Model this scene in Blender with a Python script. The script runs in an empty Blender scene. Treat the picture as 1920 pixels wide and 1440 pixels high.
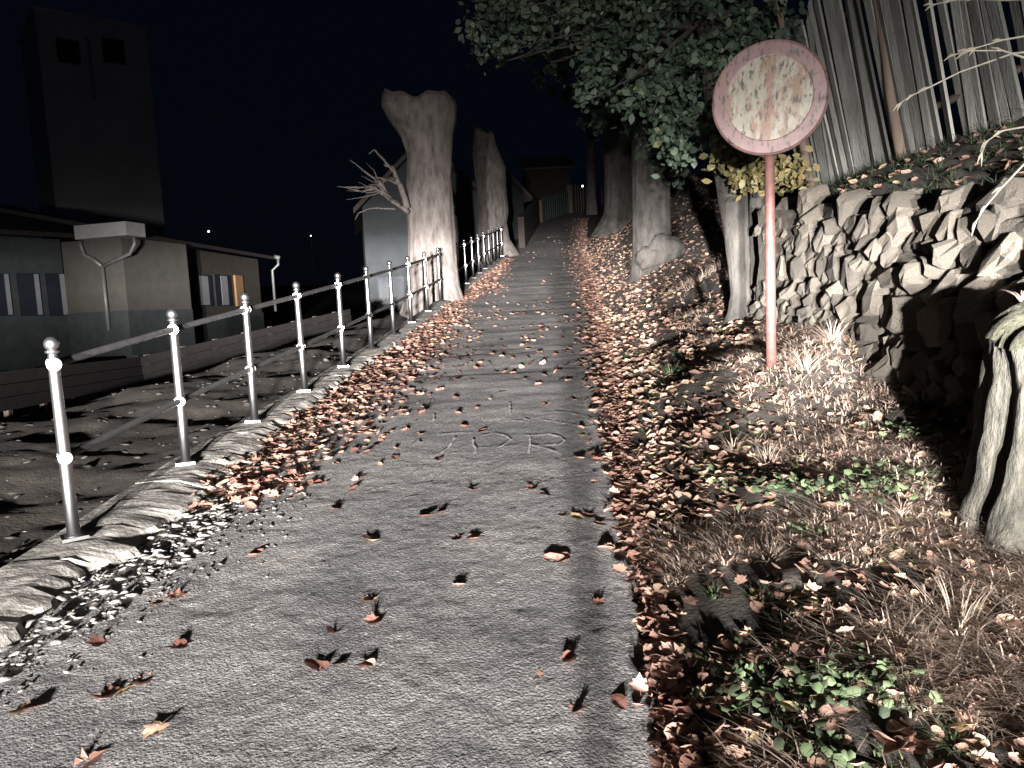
import bpy, math, random
import numpy as np
from mathutils import Matrix, Vector

random.seed(7)
RNG = np.random.default_rng(11)
scene = bpy.context.scene
COL = scene.collection

# ------------------------------------------------------------------ camera
FPX = 1390.0
PITCH, ROLL = math.radians(5.8), math.radians(2.8)
C = np.array([0.0, 0.0, 1.6])
_F = np.array([0, math.cos(PITCH), -math.sin(PITCH)])
_U0 = np.array([0, math.sin(PITCH), math.cos(PITCH)])
_R0 = np.array([1.0, 0, 0])
_R = math.cos(ROLL) * _R0 - math.sin(ROLL) * _U0
_U = math.cos(ROLL) * _U0 + math.sin(ROLL) * _R0
cam_data = bpy.data.cameras.new('camera')
cam_data.sensor_width = 36.0
cam_data.lens = 36.0 * FPX / 1920.0
cam_data.clip_start = 0.05
cam_data.clip_end = 2000
cam = bpy.data.objects.new('camera', cam_data)
COL.objects.link(cam)
cam.matrix_world = Matrix(((_R[0], _U[0], -_F[0], C[0]), (_R[1], _U[1], -_F[1], C[1]),
                           (_R[2], _U[2], -_F[2], C[2]), (0, 0, 0, 1)))
scene.camera = cam

# ------------------------------------------------------------------ night sky
world = bpy.data.worlds.new('World')
scene.world = world
world.use_nodes = True
wn = world.node_tree
wn.nodes.clear()
sky = wn.nodes.new('ShaderNodeTexSky')
sky.sky_type = 'NISHITA'
sky.sun_disc = False
sky.sun_elevation = math.radians(-7.5)
sky.sun_rotation = math.radians(-75)
bg = wn.nodes.new('ShaderNodeBackground')
bg.inputs['Strength'].default_value = 0.12
wo = wn.nodes.new('ShaderNodeOutputWorld')
glow = wn.nodes.new('ShaderNodeMixRGB')
glow.blend_type = 'ADD'
glow.inputs[0].default_value = 1.0
glow.inputs[2].default_value = (.009, .014, .032, 1)      # even night sky over the town
wn.links.new(sky.outputs[0], glow.inputs[1])
wn.links.new(glow.outputs[0], bg.inputs[0])
wn.links.new(bg.outputs[0], wo.inputs[0])

# ------------------------------------------------------------------ the headlamps that light the path
# two headlamps of a car standing down the path behind the camera; the reflector's beam is flat and wide:
# strongest just above the horizontal, falling off fast upwards, slowly to the sides
BEAM_UP = [(-10, .12), (-3, .42), (-1.3, .56), (0, .76), (1.2, 1.15), (2.4, 1.85), (3.6, 2.5), (4.8, 1.95), (6, .62), (8, .19), (10, .08), (13, .042), (20, .028), (30, .02)]
BEAM_SIDE = [(-40, .02), (-28, .05), (-18, .06), (-12, .30), (-7, .9), (0, 1.0), (8, 1.0), (14, .92), (20, .6), (28, .28), (40, .10)]


def beam_nodes(ld):
    ld.use_nodes = True
    nt = ld.node_tree
    nt.nodes.clear()
    geo = nt.nodes.new('ShaderNodeNewGeometry')
    sep = nt.nodes.new('ShaderNodeSeparateXYZ')
    nt.links.new(geo.outputs['Incoming'], sep.inputs[0])

    def mth(op, a, b=None):
        n = nt.nodes.new('ShaderNodeMath')
        n.operation = op
        for i, q in enumerate((a, b)):
            if q is None:
                continue
            if isinstance(q, (int, float)):
                n.inputs[i].default_value = q
            else:
                nt.links.new(q, n.inputs[i])
        return n.outputs[0]

    def curve(deg, tab):
        lo, hi = tab[0][0], tab[-1][0]
        f = mth('DIVIDE', mth('SUBTRACT', deg, lo), hi - lo)
        r = nt.nodes.new('ShaderNodeValToRGB')
        els = r.color_ramp.elements
        while len(els) < len(tab):
            els.new(.5)
        for e, (d, v) in zip(els, tab):
            e.position = (d - lo) / (hi - lo)
            v = v / 2.5
            e.color = (v, v, v, 1)
        nt.links.new(f, r.inputs[0])
        return r.outputs[0]
    up = mth('MULTIPLY', mth('ARCSINE', sep.outputs['Z']), 57.2958)
    side = mth('MULTIPLY', mth('ARCTAN2', sep.outputs['X'], sep.outputs['Y']), 57.2958)
    st = mth('MULTIPLY', curve(up, BEAM_UP), curve(side, BEAM_SIDE))
    em = nt.nodes.new('ShaderNodeEmission')
    nt.links.new(mth('MULTIPLY', st, 6.25), em.inputs['Strength'])
    out = nt.nodes.new('ShaderNodeOutputLight')
    nt.links.new(em.outputs[0], out.inputs[0])


for lx, energy in ((-2.2, 104000.0), (-0.75, 86000.0)):
    ld = bpy.data.lights.new('headlamp', 'SPOT')
    ld.energy = energy
    ld.color = (1.0, 0.95, 0.915)
    ld.spot_size = math.radians(130)
    ld.spot_blend = 0.3
    ld.shadow_soft_size = 0.13
    beam_nodes(ld)
    lo = bpy.data.objects.new('headlamp', ld)
    COL.objects.link(lo)
    pos = Vector((lx, -12.0, 0.5))
    lo.matrix_world = Matrix.Translation(pos) @ Vector((0, 1, 0.05)).to_track_quat('-Z', 'Y').to_matrix().to_4x4()

vs = scene.view_settings
vs.view_transform = 'Standard'
vs.look = 'None'
vs.exposure = 0.0
vs.gamma = 1.0
vs.use_curve_mapping = False
scene.render.engine = 'CYCLES'
scene.cycles.use_denoising = True
scene.cycles.max_bounces = 5


# ------------------------------------------------------------------ numeric helpers
def ray(x, y):
    return _F + _R * (x - 960) / FPX - _U * (y - 720) / FPX


def at_depth(x, y, z):
    return C + ray(x, y) * z


def at_Y(x, y, Y):
    d = ray(x, y)
    return C + d * (Y / d[1])


def _hash(ix, iy, seed):
    n = (ix * 374761393 + iy * 668265263 + seed * 974634777) & 0xFFFFFFFF
    n = ((n ^ (n >> 13)) * 1274126177) & 0xFFFFFFFF
    n = n ^ (n >> 16)
    return (n & 0xFFFFFF) / float(0xFFFFFF)


def vnoise(x, y, seed=0):
    x = np.asarray(x, float)
    y = np.asarray(y, float)
    ix = np.floor(x).astype(np.int64)
    iy = np.floor(y).astype(np.int64)
    fx, fy = x - ix, y - iy
    u, v = fx * fx * (3 - 2 * fx), fy * fy * (3 - 2 * fy)
    a, b = _hash(ix, iy, seed), _hash(ix + 1, iy, seed)
    c, d = _hash(ix, iy + 1, seed), _hash(ix + 1, iy + 1, seed)
    return (a * (1 - u) + b * u) * (1 - v) + (c * (1 - u) + d * u) * v - 0.5


def fbm(x, y, seed=0, octaves=3):
    s, amp = 0.0, 1.0
    for o in range(octaves):
        s = s + amp * vnoise(np.asarray(x) * 2 ** o, np.asarray(y) * 2 ** o, seed + 17 * o)
        amp *= 0.5
    return s


def smooth(t):
    t = np.clip(t, 0, 1)
    return t * t * (3 - 2 * t)


# ------------------------------------------------------------------ profile of the place
PZ = [(-60, -5.5), (-12, -1.46), (0, -0.06), (3.85, 0.40), (6.1, 0.67), (8.5, 0.94), (10.9, 1.22), (12, 1.36), (13.5, 1.54),
      (15, 1.74), (17, 2.02), (22, 2.74), (27, 3.46), (45, 6.45), (58, 8.72), (64, 9.3), (80, 9.8), (300, 11)]
FENCE = [(-20, -4.2, -2.4), (0, -2.72, 0.04), (2.6, -2.49, 0.345), (3.85, -2.36, 0.50), (5.07, -2.29, 0.64), (6.14, -2.16, 0.765),
         (7.24, -2.03, 0.89), (8.49, -1.92, 1.03), (9.64, -1.80, 1.165), (10.87, -1.69, 1.305), (12.05, -1.58, 1.45),
         (13.49, -1.46, 1.62), (14.87, -1.34, 1.80), (17.1, -1.06, 2.10), (22, -0.58, 2.82), (27.3, -0.03, 3.56), (45, 1.6, 6.5), (60, 3.1, 8.95), (300, 20, 11)]
XR = [(-20, -1.5), (0, 0.12), (2.1, 0.42), (3.2, 0.56), (4.2, 0.62), (5.1, 0.75), (7.8, 1.08), (11.8, 1.50), (19, 2.2), (27, 2.85), (45, 4.9), (60, 7.0), (300, 30)]


def _sm(tab, y, k, w=0.5):
    a = np.array([p[0] for p in tab], float)
    b = np.array([p[k] for p in tab], float)
    y = np.asarray(y, float)
    return sum(np.interp(y + o * w, a, b) for o in (-1, -0.5, 0, 0.5, 1)) / 5.0


def pz(y): return _sm(PZ, y, 1, 0.8)
def fx(y): return _sm(FENCE, y, 1, 0.3)
def kz(y): return _sm(FENCE, y, 2, 0.3)
def xr(y): return _sm(XR, y, 1, 0.6)


def xl(y): return fx(y) + 0.16


# left lower ground: a plane through the foot of the board barrier
_B = [at_depth(0, 800, 8.0), at_depth(270, 733, 12.0), at_depth(640, 628, 17.5)]
_M = np.array([[1, p[0], p[1]] for p in _B])
_lp = np.linalg.solve(_M, np.array([p[2] for p in _B]))


def left_plane(x, y):
    z = _lp[0] + _lp[1] * np.maximum(x, -9) + _lp[2] * np.minimum(y, 26)
    return np.where(np.asarray(y) > 26, z + (np.asarray(y) - 26) * 0.06, z)


# right bank anchors: (X, Y, rise above the path)
_BA = np.array([(1.95, 2.9, .22), (1.2, 2.0, .12), (1.95, 5.5, .50), (2.6, 4.8, .40), (2.5, 7.5, .50), (2.5, 8.0, .46), (1.6, 4.0, .22),
                (2.1, 1.5, .25), (2.62, 14.1, .50), (3.9, 12, 1.2), (4.2, 9.0, 1.35), (3.2, 21, .75), (5.5, 20, 1.7), (2.0, 10, .25), (2.3, 12, .3),
                (3.6, 27, .6), (6, 30, 1.8), (8, 45, 1.5), (10, 60, 1.5), (2.0, 0, .25), (2, -4, .15), (1, -10, .1), (4, -5, .3)])


def wall_top(y):
    return np.interp(y, [-6, 1.5, 3.0, 4.8, 7.4, 8.2], [0.6, 1.55, 1.92, 2.14, 2.48, 2.4])


WALL_X = 2.66


def right_z(x, y):
    x = np.asarray(x, float)
    y = np.asarray(y, float)
    e = xr(y)
    d = np.maximum(x - e, 0)
    num = np.zeros_like(x)
    den = np.zeros_like(x)
    for ax, ay, h in _BA:
        ed = float(xr(ay))
        slope = h / max(ax - ed, 0.3)
        w = 1.0 / (0.15 + ((x - ax) * 0.8) ** 2 + (y - ay) ** 2) ** 1.6
        num += w * slope
        den += w
    z = pz(y) + np.minimum(d, 3.2) * (num / den) + np.maximum(d - 3.2, 0) * 0.15 - 0.02 * (d < 0.001)
    # terrace held by the stone wall
    s = smooth((x - WALL_X + 0.02) / 0.16) * smooth((8.4 - y) / 1.3)
    top = wall_top(y) + np.clip(x - WALL_X - 0.1, 0, 0.75) * np.interp(y, [3, 5, 8], [.80, .70, 0.40]) + np.maximum(x - 3.6, 0) * 0.08
    return z * (1 - s) + np.maximum(top, z) * s


def ground_z(x, y):
    x = np.asarray(x, float)
    y = np.asarray(y, float)
    l, r = xl(y), xr(y)
    zl_out = kz(y) - 0.34
    d = np.maximum(fx(y) - 0.17 - x, 0)
    t = smooth(d / 2.2)
    zl = zl_out * (1 - t) + np.minimum(left_plane(x, y), kz(y) - 0.25 + 0.02 * d) * t
    zl = np.where(y < 2, np.minimum(zl, pz(y) + 0.1), zl)
    zr = right_z(x, y)
    mid = pz(y) - 0.04
    z = np.where(x > r, zr, np.where(x < fx(y) - 0.10, zl, mid))
    rough = fbm(x * 1.7, y * 1.7, 5, 4)
    on_r = smooth((x - r - 0.05) / 0.5)
    on_l = smooth((fx(y) - 0.2 - x) / 0.4)
    z = z + 0.045 * smooth((x - r + 0.01) / 0.07) * smooth((r + 1.2 - x) / 1.0) * (y < 40)
    z = z + rough * 0.085 * on_r + rough * 0.11 * on_l + fbm(x * 9, y * 9, 9, 2) * 0.018 * (on_r + on_l)
    return z


def surf_z(x, y):
    """top surface: asphalt on the path, soil elsewhere"""
    l, r = xl(y), xr(y)
    on = (np.asarray(x) > l - 0.02) & (np.asarray(x) < r + 0.0)
    return np.where(on, np.maximum(path_z(x, y), -99), ground_z(x, y))


def path_z(x, y):
    x = np.asarray(x, float)
    y = np.asarray(y, float)
    z = pz(y)
    z = z + 0.008 * fbm(x * 0.8 + 3, y * 2.3, 21, 3) + 0.020 * smooth((y - 5) / 3) * smooth((30 - y) / 8) * fbm(x * 0.55 + 8, y * 1.9, 27, 3) + 0.0035 * fbm(x * 5, y * 7, 22, 2)
    e = xr(y) - x
    z = z - 0.025 * smooth((0.35 - e) / 0.35) - 0.010 * smooth((0.25 - (x - xl(y))) / 0.25)
    return z


def hit(x, y, tmax=70.0):
    """first point of the ground under a pixel of the photograph"""
    d = ray(x, y)
    t = np.arange(1.2, tmax, 0.03)
    P = C[None] + d[None] * t[:, None]
    z = surf_z(P[:, 0], P[:, 1])
    k = np.argmax(P[:, 2] < z)
    return P[k]


# ------------------------------------------------------------------ mesh helpers
def new_mesh(name, verts, faces, mat=None, smooth_shade=False, sharp=None):
    me = bpy.data.meshes.new(name)
    me.from_pydata([tuple(v) for v in verts], [], [tuple(f) for f in faces])
    me.update()
    if smooth_shade:
        me.polygons.foreach_set('use_smooth', [True] * len(me.polygons))
    if mat:
        me.materials.append(mat)
    return me


def obj(name, me, parent=None, loc=None):
    o = bpy.data.objects.new(name, me)
    COL.objects.link(o)
    if parent is not None:
        o.parent = parent
    if loc is not None:
        o.location = loc
    return o


def tag(o, label=None, cat=None, group=None, kind=None):
    if label: o['label'] = label
    if cat: o['category'] = cat
    if group: o['group'] = group
    if kind: o['kind'] = kind
    return o


def thing(name, label, cat, loc=(0, 0, 0), group=None):
    o = bpy.data.objects.new(name, None)
    o.empty_display_size = 0.2
    COL.objects.link(o)
    o.location = loc
    return tag(o, label, cat, group)


class MB:
    """collects shapes; build() links them as one mesh"""

    def __init__(self, base=(0, 0, 0)):
        self.v, self.f, self.b = [], [], np.array(base, float)

    def add(self, verts, faces):
        n = len(self.v)
        self.v += [tuple(np.asarray(p, float) - self.b) for p in verts]
        self.f += [tuple(i + n for i in q) for q in faces]
        return self

    def box(self, lo, hi):
        (a, b, c), (d, e, f) = lo, hi
        self.add([(a, b, c), (d, b, c), (d, e, c), (a, e, c), (a, b, f), (d, b, f), (d, e, f), (a, e, f)],
                 [(0, 3, 2, 1), (4, 5, 6, 7), (0, 1, 5, 4), (1, 2, 6, 5), (2, 3, 7, 6), (3, 0, 4, 7)])
        return self

    def obox(self, o, ux, uy, uz, lo, hi):
        """box in an oriented frame"""
        o, ux, uy, uz = [np.asarray(q, float) for q in (o, ux, uy, uz)]
        (a, b, c), (d, e, f) = lo, hi
        P = [(a, b, c), (d, b, c), (d, e, c), (a, e, c), (a, b, f), (d, b, f), (d, e, f), (a, e, f)]
        self.add([o + ux * p[0] + uy * p[1] + uz * p[2] for p in P],
                 [(0, 3, 2, 1), (4, 5, 6, 7), (0, 1, 5, 4), (1, 2, 6, 5), (2, 3, 7, 6), (3, 0, 4, 7)])
        return self

    def tube(self, pts, radii, n=10, noise=0.0, seed=0, cap=True):
        pts = [np.asarray(p, float) for p in pts]
        if not hasattr(radii, '__len__'):
            radii = [radii] * len(pts)
        ref = None
        V = []
        for i, p in enumerate(pts):
            t = pts[min(i + 1, len(pts) - 1)] - pts[max(i - 1, 0)]
            t = t / (np.linalg.norm(t) + 1e-9)
            if ref is None:
                ref = np.array([1.0, 0, 0]) if abs(t[0]) < 0.8 else np.array([0, 1.0, 0])
            a = ref - t * (ref @ t)
            a = a / np.linalg.norm(a)
            ref = a
            b = np.cross(t, a)
            for k in range(n):
                an = 2 * math.pi * k / n
                r = radii[i]
                if noise:
                    r *= 1 + noise * float(fbm(np.array(k * 1.7 + seed), np.array(i * 0.9), seed, 2))
                V.append(p + (a * math.cos(an) + b * math.sin(an)) * r)
        Fc = []
        m = len(pts)
        for i in range(m - 1):
            for k in range(n):
                Fc.append((i * n + k, i * n + (k + 1) % n, (i + 1) * n + (k + 1) % n, (i + 1) * n + k))
        if cap:
            Fc.append(tuple(range(n - 1, -1, -1)))
            Fc.append(tuple(range((m - 1) * n, m * n)))
        return self.add(V, Fc)

    def lathe(self, c, prof, n=16):
        c = np.asarray(c, float)
        V = []
        for r, z in prof:
            for k in range(n):
                a = 2 * math.pi * k / n
                V.append(c + np.array([r * math.cos(a), r * math.sin(a), z]))
        Fc = []
        for i in range(len(prof) - 1):
            for k in range(n):
                Fc.append((i * n + k, i * n + (k + 1) % n, (i + 1) * n + (k + 1) % n, (i + 1) * n + k))
        Fc.append(tuple(range(n - 1, -1, -1)))
        Fc.append(tuple(range((len(prof) - 1) * n, len(prof) * n)))
        return self.add(V, Fc)

    def mesh(self, name, mat, sm=False):
        return new_mesh(name, self.v, self.f, mat, sm)

    def build(self, name, mat, parent=None, sm=False, loc=None):
        return obj(name, self.mesh(name, mat, sm), parent, loc)


# ------------------------------------------------------------------ materials
def nd(nt, t, **kw):
    n = nt.nodes.new(t)
    for k, v in kw.items():
        if k in n.inputs:
            n.inputs[k].default_value = v
        else:
            setattr(n, k, v)
    return n


def ramp(nt, fac, stops):
    r = nt.nodes.new('ShaderNodeValToRGB')
    els = r.color_ramp.elements
    while len(els) < len(stops):
        els.new(0.5)
    for e, (p, c) in zip(els, stops):
        e.position = p
        e.color = (c[0], c[1], c[2], 1)
    nt.links.new(fac, r.inputs[0])
    return r.outputs[0]


def mat(name, stops, scale=4.0, rough=0.9, bump=0.3, bscale=None, bdist=0.02, metal=0.0, detail=6, stretch=None, spec=0.3, source='noise', leafy_thin=0.0):
    m = bpy.data.materials.new(name)
    m.use_nodes = True
    nt = m.node_tree
    b = nt.nodes['Principled BSDF']
    b.inputs['Roughness'].default_value = rough
    b.inputs['Metallic'].default_value = metal
    b.inputs['Specular IOR Level'].default_value = spec
    tc = nt.nodes.new('ShaderNodeTexCoord')
    mp = nt.nodes.new('ShaderNodeMapping')
    nt.links.new(tc.outputs['Object'], mp.inputs[0])
    if stretch:
        mp.inputs['Scale'].default_value = stretch
    n1 = nd(nt, 'ShaderNodeTexNoise', Scale=scale, Detail=detail, Roughness=0.62)
    nt.links.new(mp.outputs[0], n1.inputs['Vector'])
    if source == 'attr':
        at = nt.nodes.new('ShaderNodeAttribute')
        at.attribute_name = 'tone'
        fac = at.outputs['Fac']
    elif source == 'object':
        oi = nt.nodes.new('ShaderNodeObjectInfo')
        fac = oi.outputs['Random']
    else:
        fac = n1.outputs['Fac']
    col = ramp(nt, fac, stops)
    if source in ('attr', 'object'):
        mx = nt.nodes.new('ShaderNodeMixRGB')
        mx.blend_type = 'MULTIPLY'
        mx.inputs[0].default_value = 0.7
        nt.links.new(col, mx.inputs[1])
        nt.links.new(ramp(nt, n1.outputs['Fac'], [(0.3, (.62, .58, .56)), (0.65, (1.12, 1.12, 1.12))]), mx.inputs[2])
        col = mx.outputs[0]
    nt.links.new(col, b.inputs['Base Color'])
    if leafy_thin:
        tr = nt.nodes.new('ShaderNodeBsdfTranslucent')
        nt.links.new(col, tr.inputs['Color'])
        mxs = nt.nodes.new('ShaderNodeMixShader')
        mxs.inputs[0].default_value = leafy_thin
        nt.links.new(b.outputs[0], mxs.inputs[1])
        nt.links.new(tr.outputs[0], mxs.inputs[2])
        nt.links.new(mxs.outputs[0], nt.nodes['Material Output'].inputs['Surface'])
    if bump:
        n2 = nd(nt, 'ShaderNodeTexNoise', Scale=bscale or scale * 3, Detail=5, Roughness=0.65)
        nt.links.new(mp.outputs[0], n2.inputs['Vector'])
        bp = nd(nt, 'ShaderNodeBump', Strength=bump, Distance=bdist)
        nt.links.new(n2.outputs['Fac'], bp.inputs['Height'])
        nt.links.new(bp.outputs[0], b.inputs['Normal'])
    return m


M = {}
M['soil'] = mat('soil', [(0.3, (.014, .012, .011)), (0.55, (.034, .029, .025)), (0.75, (.065, .055, .045))], 5, 0.95, 0.6, 40, 0.02)
M['kerb'] = mat('kerb_concrete', [(0.3, (.075, .07, .064)), (0.5, (.16, .152, .14)), (0.75, (.30, .285, .265))], 9, 0.9, 0.8, 35, 0.015)
M['steel'] = mat('galvanised_steel', [(0.3, (.24, .24, .25)), (0.7, (.36, .36, .36))], 9, 0.34, 0.1, 60, 0.002, metal=1.0, spec=0.6)
M['dark_steel'] = mat('dark_steel', [(0.3, (.016, .016, .018)), (0.7, (.03, .03, .03))], 12, 0.6, 0.1, 60, 0.002)
M['bark'] = mat('bark', [(0.28, (.05, .042, .039)), (0.42, (.095, .082, .077)), (0.55, (.13, .114, .107)), (0.75, (.18, .16, .151))], 5, 0.95, 0.6, 16, 0.025, stretch=(1.8, 1.8, .5), detail=9)
M['smooth_bark'] = mat('smooth_bark', [(0.3, (.011, .010, .009)), (0.45, (.025, .023, .021)), (0.6, (.038, .035, .032)), (0.8, (.06, .055, .049))], 5, 0.9, 0.9, 14, 0.03, stretch=(1.4, 1.4, .5), detail=9)
M['stump'] = mat('weathered_wood', [(0.3, (.010, .010, .008)), (0.45, (.026, .025, .020)), (0.6, (.048, .045, .037)), (0.78, (.08, .073, .06))], 6, 0.95, 0.9, 18, 0.03, stretch=(2.2, 2.2, .7))
M['moss'] = mat('moss', [(0.3, (.014, .015, .010)), (0.6, (.038, .038, .024)), (0.8, (.075, .066, .045))], 14, 1.0, 0.8, 60, 0.02)
M['stone'] = mat('wall_stone', [(0.0, (.045, .041, .034)), (0.5, (.078, .070, .058)), (1.0, (.12, .107, .088))], 9, 0.95, 1.0, 16, 0.04, source='object')
M['mortar'] = mat('earth_mortar', [(0.3, (.03, .026, .021)), (0.6, (.06, .053, .043)), (0.8, (.09, .08, .065))], 14, 0.95, 0.8, 40, 0.02)
M['slat'] = mat('grey_wood', [(0.0, (.035, .036, .034)), (0.35, (.085, .088, .082)), (0.7, (.14, .145, .135)), (1.0, (.20, .205, .188))], 9, 0.95, 0.8, 26, 0.012, stretch=(2, 2, .3), source='object')
M['leaf_fallen'] = mat('fallen_leaf', [(0.0, (.14, .062, .05)), (0.3, (.26, .13, .10)), (0.6, (.37, .21, .165)), (0.9, (.48, .31, .245)), (1.0, (.46, .36, .21))], 30, 0.75, 0.3, 60, 0.004, source='object', leafy_thin=.22)
M['leaf_litter'] = mat('leaf_litter', [(0.0, (.13, .062, .054)), (0.35, (.24, .138, .106)), (0.65, (.35, .222, .172)), (0.93, (.45, .305, .255)), (1.0, (.43, .335, .22))], 25, 0.8, 0.3, 60, 0.004, source='attr', leafy_thin=.22)
M['litter_dull'] = mat('dull_litter', [(0.0, (.12, .07, .058)), (0.35, (.22, .134, .102)), (0.65, (.32, .213, .16)), (0.9, (.44, .31, .25)), (1.0, (.40, .34, .18))], 25, 0.85, 0.3, 60, 0.004, source='attr', leafy_thin=.22)
M['straw'] = mat('dry_grass', [(0.0, (.21, .165, .135)), (0.5, (.36, .29, .242)), (1.0, (.50, .425, .36))], 20, 0.8, 0, source='attr', leafy_thin=.35)
M['green'] = mat('green_grass', [(0.0, (.03, .042, .026)), (0.35, (.06, .085, .046)), (0.7, (.11, .155, .08)), (1.0, (.17, .22, .12))], 20, 0.7, 0, source='attr', leafy_thin=.35)
M['foliage'] = mat('foliage', [(0.0, (.016, .028, .020)), (0.5, (.035, .056, .038)), (0.88, (.065, .09, .058)), (0.93, (.10, .10, .045)), (1.0, (.15, .13, .05))], 12, 0.6, 0, source='attr')
M['yellow_foliage'] = mat('yellow_foliage', [(0.0, (.035, .045, .02)), (0.4, (.09, .078, .033)), (1.0, (.15, .115, .05))], 12, 0.6, 0, source='attr')
M['wall_cream'] = mat('cream_render', [(0.3, (.13, .124, .112)), (0.7, (.165, .157, .142))], 3, 0.9, 0.1, 40, 0.01)
M['wall_tan'] = mat('tan_render', [(0.3, (.085, .075, .064)), (0.7, (.11, .098, .083))], 3, 0.9, 0.1, 40, 0.01)
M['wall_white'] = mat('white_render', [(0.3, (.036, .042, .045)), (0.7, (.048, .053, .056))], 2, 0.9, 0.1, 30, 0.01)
M['wall_plinth'] = mat('plinth_render', [(0.3, (.06, .075, .08)), (0.7, (.10, .11, .115))], 3, 0.9, 0.1, 40, 0.01)
M['wall_tower'] = mat('tower_render', [(0.3, (.52, .52, .53)), (0.7, (.60, .60, .60))], 0.5, 0.95, 0.1, 10, 0.02)
M['roof'] = mat('roof_tile', [(0.3, (.05, .045, .045)), (0.7, (.09, .075, .07))], 8, 0.9, 0.4, 20, 0.02)
M['glass'] = mat('dark_glass', [(0.3, (.02, .025, .03)), (0.7, (.03, .035, .045))], 2, 0.15, 0, spec=0.5)
M['panel_grey'] = mat('grey_panel', [(0.3, (.34, .36, .38)), (0.7, (.42, .43, .44))], 3, 0.7, 0)
M['frame_dark'] = mat('dark_frame', [(0.3, (.025, .03, .045)), (0.7, (.04, .045, .06))], 3, 0.6, 0)
M['white_paint'] = mat('white_paint', [(0.3, (.66, .65, .63)), (0.7, (.78, .77, .75))], 5, 0.6, 0.05)
M['zinc'] = mat('zinc', [(0.3, (.28, .30, .30)), (0.7, (.40, .41, .41))], 8, 0.5, 0.05, metal=0.4)
M['orange'] = mat('orange_board', [(0.3, (.42, .24, .13)), (0.7, (.50, .29, .16))], 5, 0.7, 0.1)
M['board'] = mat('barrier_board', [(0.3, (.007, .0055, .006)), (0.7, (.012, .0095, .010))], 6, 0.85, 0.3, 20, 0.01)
M['chalk'] = mat('chalk', [(0.42, (.20, .195, .19)), (0.56, (.34, .335, .33)), (0.72, (.6, .59, .58))], 60, 1.0, 0.2)
M['green_gate'] = mat('green_gate', [(0.3, (.010, .020, .017)), (0.7, (.015, .028, .024))], 6, 0.7, 0.1)
M['old_wood'] = mat('old_wood', [(0.3, (.05, .037, .03)), (0.7, (.10, .075, .06))], 6, 0.9, 0.3, stretch=(2, 2, .2))
M['barn_wood'] = mat('barn_wood', [(0.3, (.018, .014, .013)), (0.7, (.035, .027, .024))], 6, 0.9, 0.3, stretch=(2, 2, .2))
M['gravel'] = mat('gravel_stone', [(0.0, (.03, .027, .024)), (0.25, (.07, .064, .058)), (0.6, (.13, .124, .117)), (1.0, (.25, .24, .23))], 30, 0.9, 0.3, source='attr')
M['stalk'] = mat('dry_stalk', [(0.3, (.045, .042, .033)), (0.7, (.09, .084, .068))], 30, .8, 0)
M['lamp_glow'] = bpy.data.materials.new('lamp_glow')
M['lamp_glow'].use_nodes = True
_e = M['lamp_glow'].node_tree
_p = _e.nodes['Principled BSDF']
_p.inputs['Emission Color'].default_value = (1, .93, .82, 1)
_p.inputs['Emission Strength'].default_value = 6.0


def asphalt():
    m = bpy.data.materials.new('asphalt')
    m.use_nodes = True
    nt = m.node_tree
    b = nt.nodes['Principled BSDF']
    b.inputs['Roughness'].default_value = 0.86
    b.inputs['Specular IOR Level'].default_value = 0.25
    tc = nt.nodes.new('ShaderNodeTexCoord')
    big = nd(nt, 'ShaderNodeTexNoise', Scale=1.3, Detail=6, Roughness=0.6)
    grain = nd(nt, 'ShaderNodeTexVoronoi', Scale=95.0)
    fine = nd(nt, 'ShaderNodeTexNoise', Scale=70.0, Detail=4, Roughness=0.6)
    for n in (big, grain, fine):
        nt.links.new(tc.outputs['Object'], n.inputs['Vector'])
    c1 = ramp(nt, big.outputs['Fac'], [(0.3, (.106, .107, .111)), (0.6, (.170, .167, .166)), (0.78, (.225, .218, .21))])
    # pale stone chips showing in the worn binder
    c2 = ramp(nt, grain.outputs['Color'], [(0.0, (.55, .55, .55)), (0.72, (1.15, 1.12, 1.1)), (0.93, (1.5, 1.45, 1.4)), (1.0, (3.4, 3.3, 3.2))])
    pat = nd(nt, 'ShaderNodeTexNoise', Scale=0.75, Detail=7, Roughness=0.7)
    nt.links.new(tc.outputs['Object'], pat.inputs['Vector'])
    stain = ramp(nt, pat.outputs['Fac'], [(0.36, (.62, .62, .64)), (0.46, (.95, .95, .95)), (0.58, (1.0, 1.0, 1.0)), (0.68, (1.45, 1.42, 1.38))])
    ms = nt.nodes.new('ShaderNodeMixRGB')
    ms.blend_type = 'MULTIPLY'
    ms.inputs[0].default_value = 1.0
    nt.links.new(c1, ms.inputs[1])
    nt.links.new(stain, ms.inputs[2])
    c1 = ms.outputs[0]
    mx = nt.nodes.new('ShaderNodeMixRGB')
    mx.blend_type = 'MULTIPLY'
    mx.inputs[0].default_value = 0.85
    nt.links.new(c1, mx.inputs[1])
    nt.links.new(c2, mx.inputs[2])
    nt.links.new(mx.outputs[0], b.inputs['Base Color'])
    bp = nd(nt, 'ShaderNodeBump', Strength=1.0, Distance=0.012)
    nt.links.new(fine.outputs['Fac'], bp.inputs['Height'])
    bp2 = nd(nt, 'ShaderNodeBump', Strength=0.6, Distance=0.005)
    nt.links.new(grain.outputs['Distance'], bp2.inputs['Height'])
    nt.links.new(bp.outputs[0], bp2.inputs['Normal'])
    nt.links.new(bp2.outputs[0], b.inputs['Normal'])
    return m


M['asphalt'] = asphalt()


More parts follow.
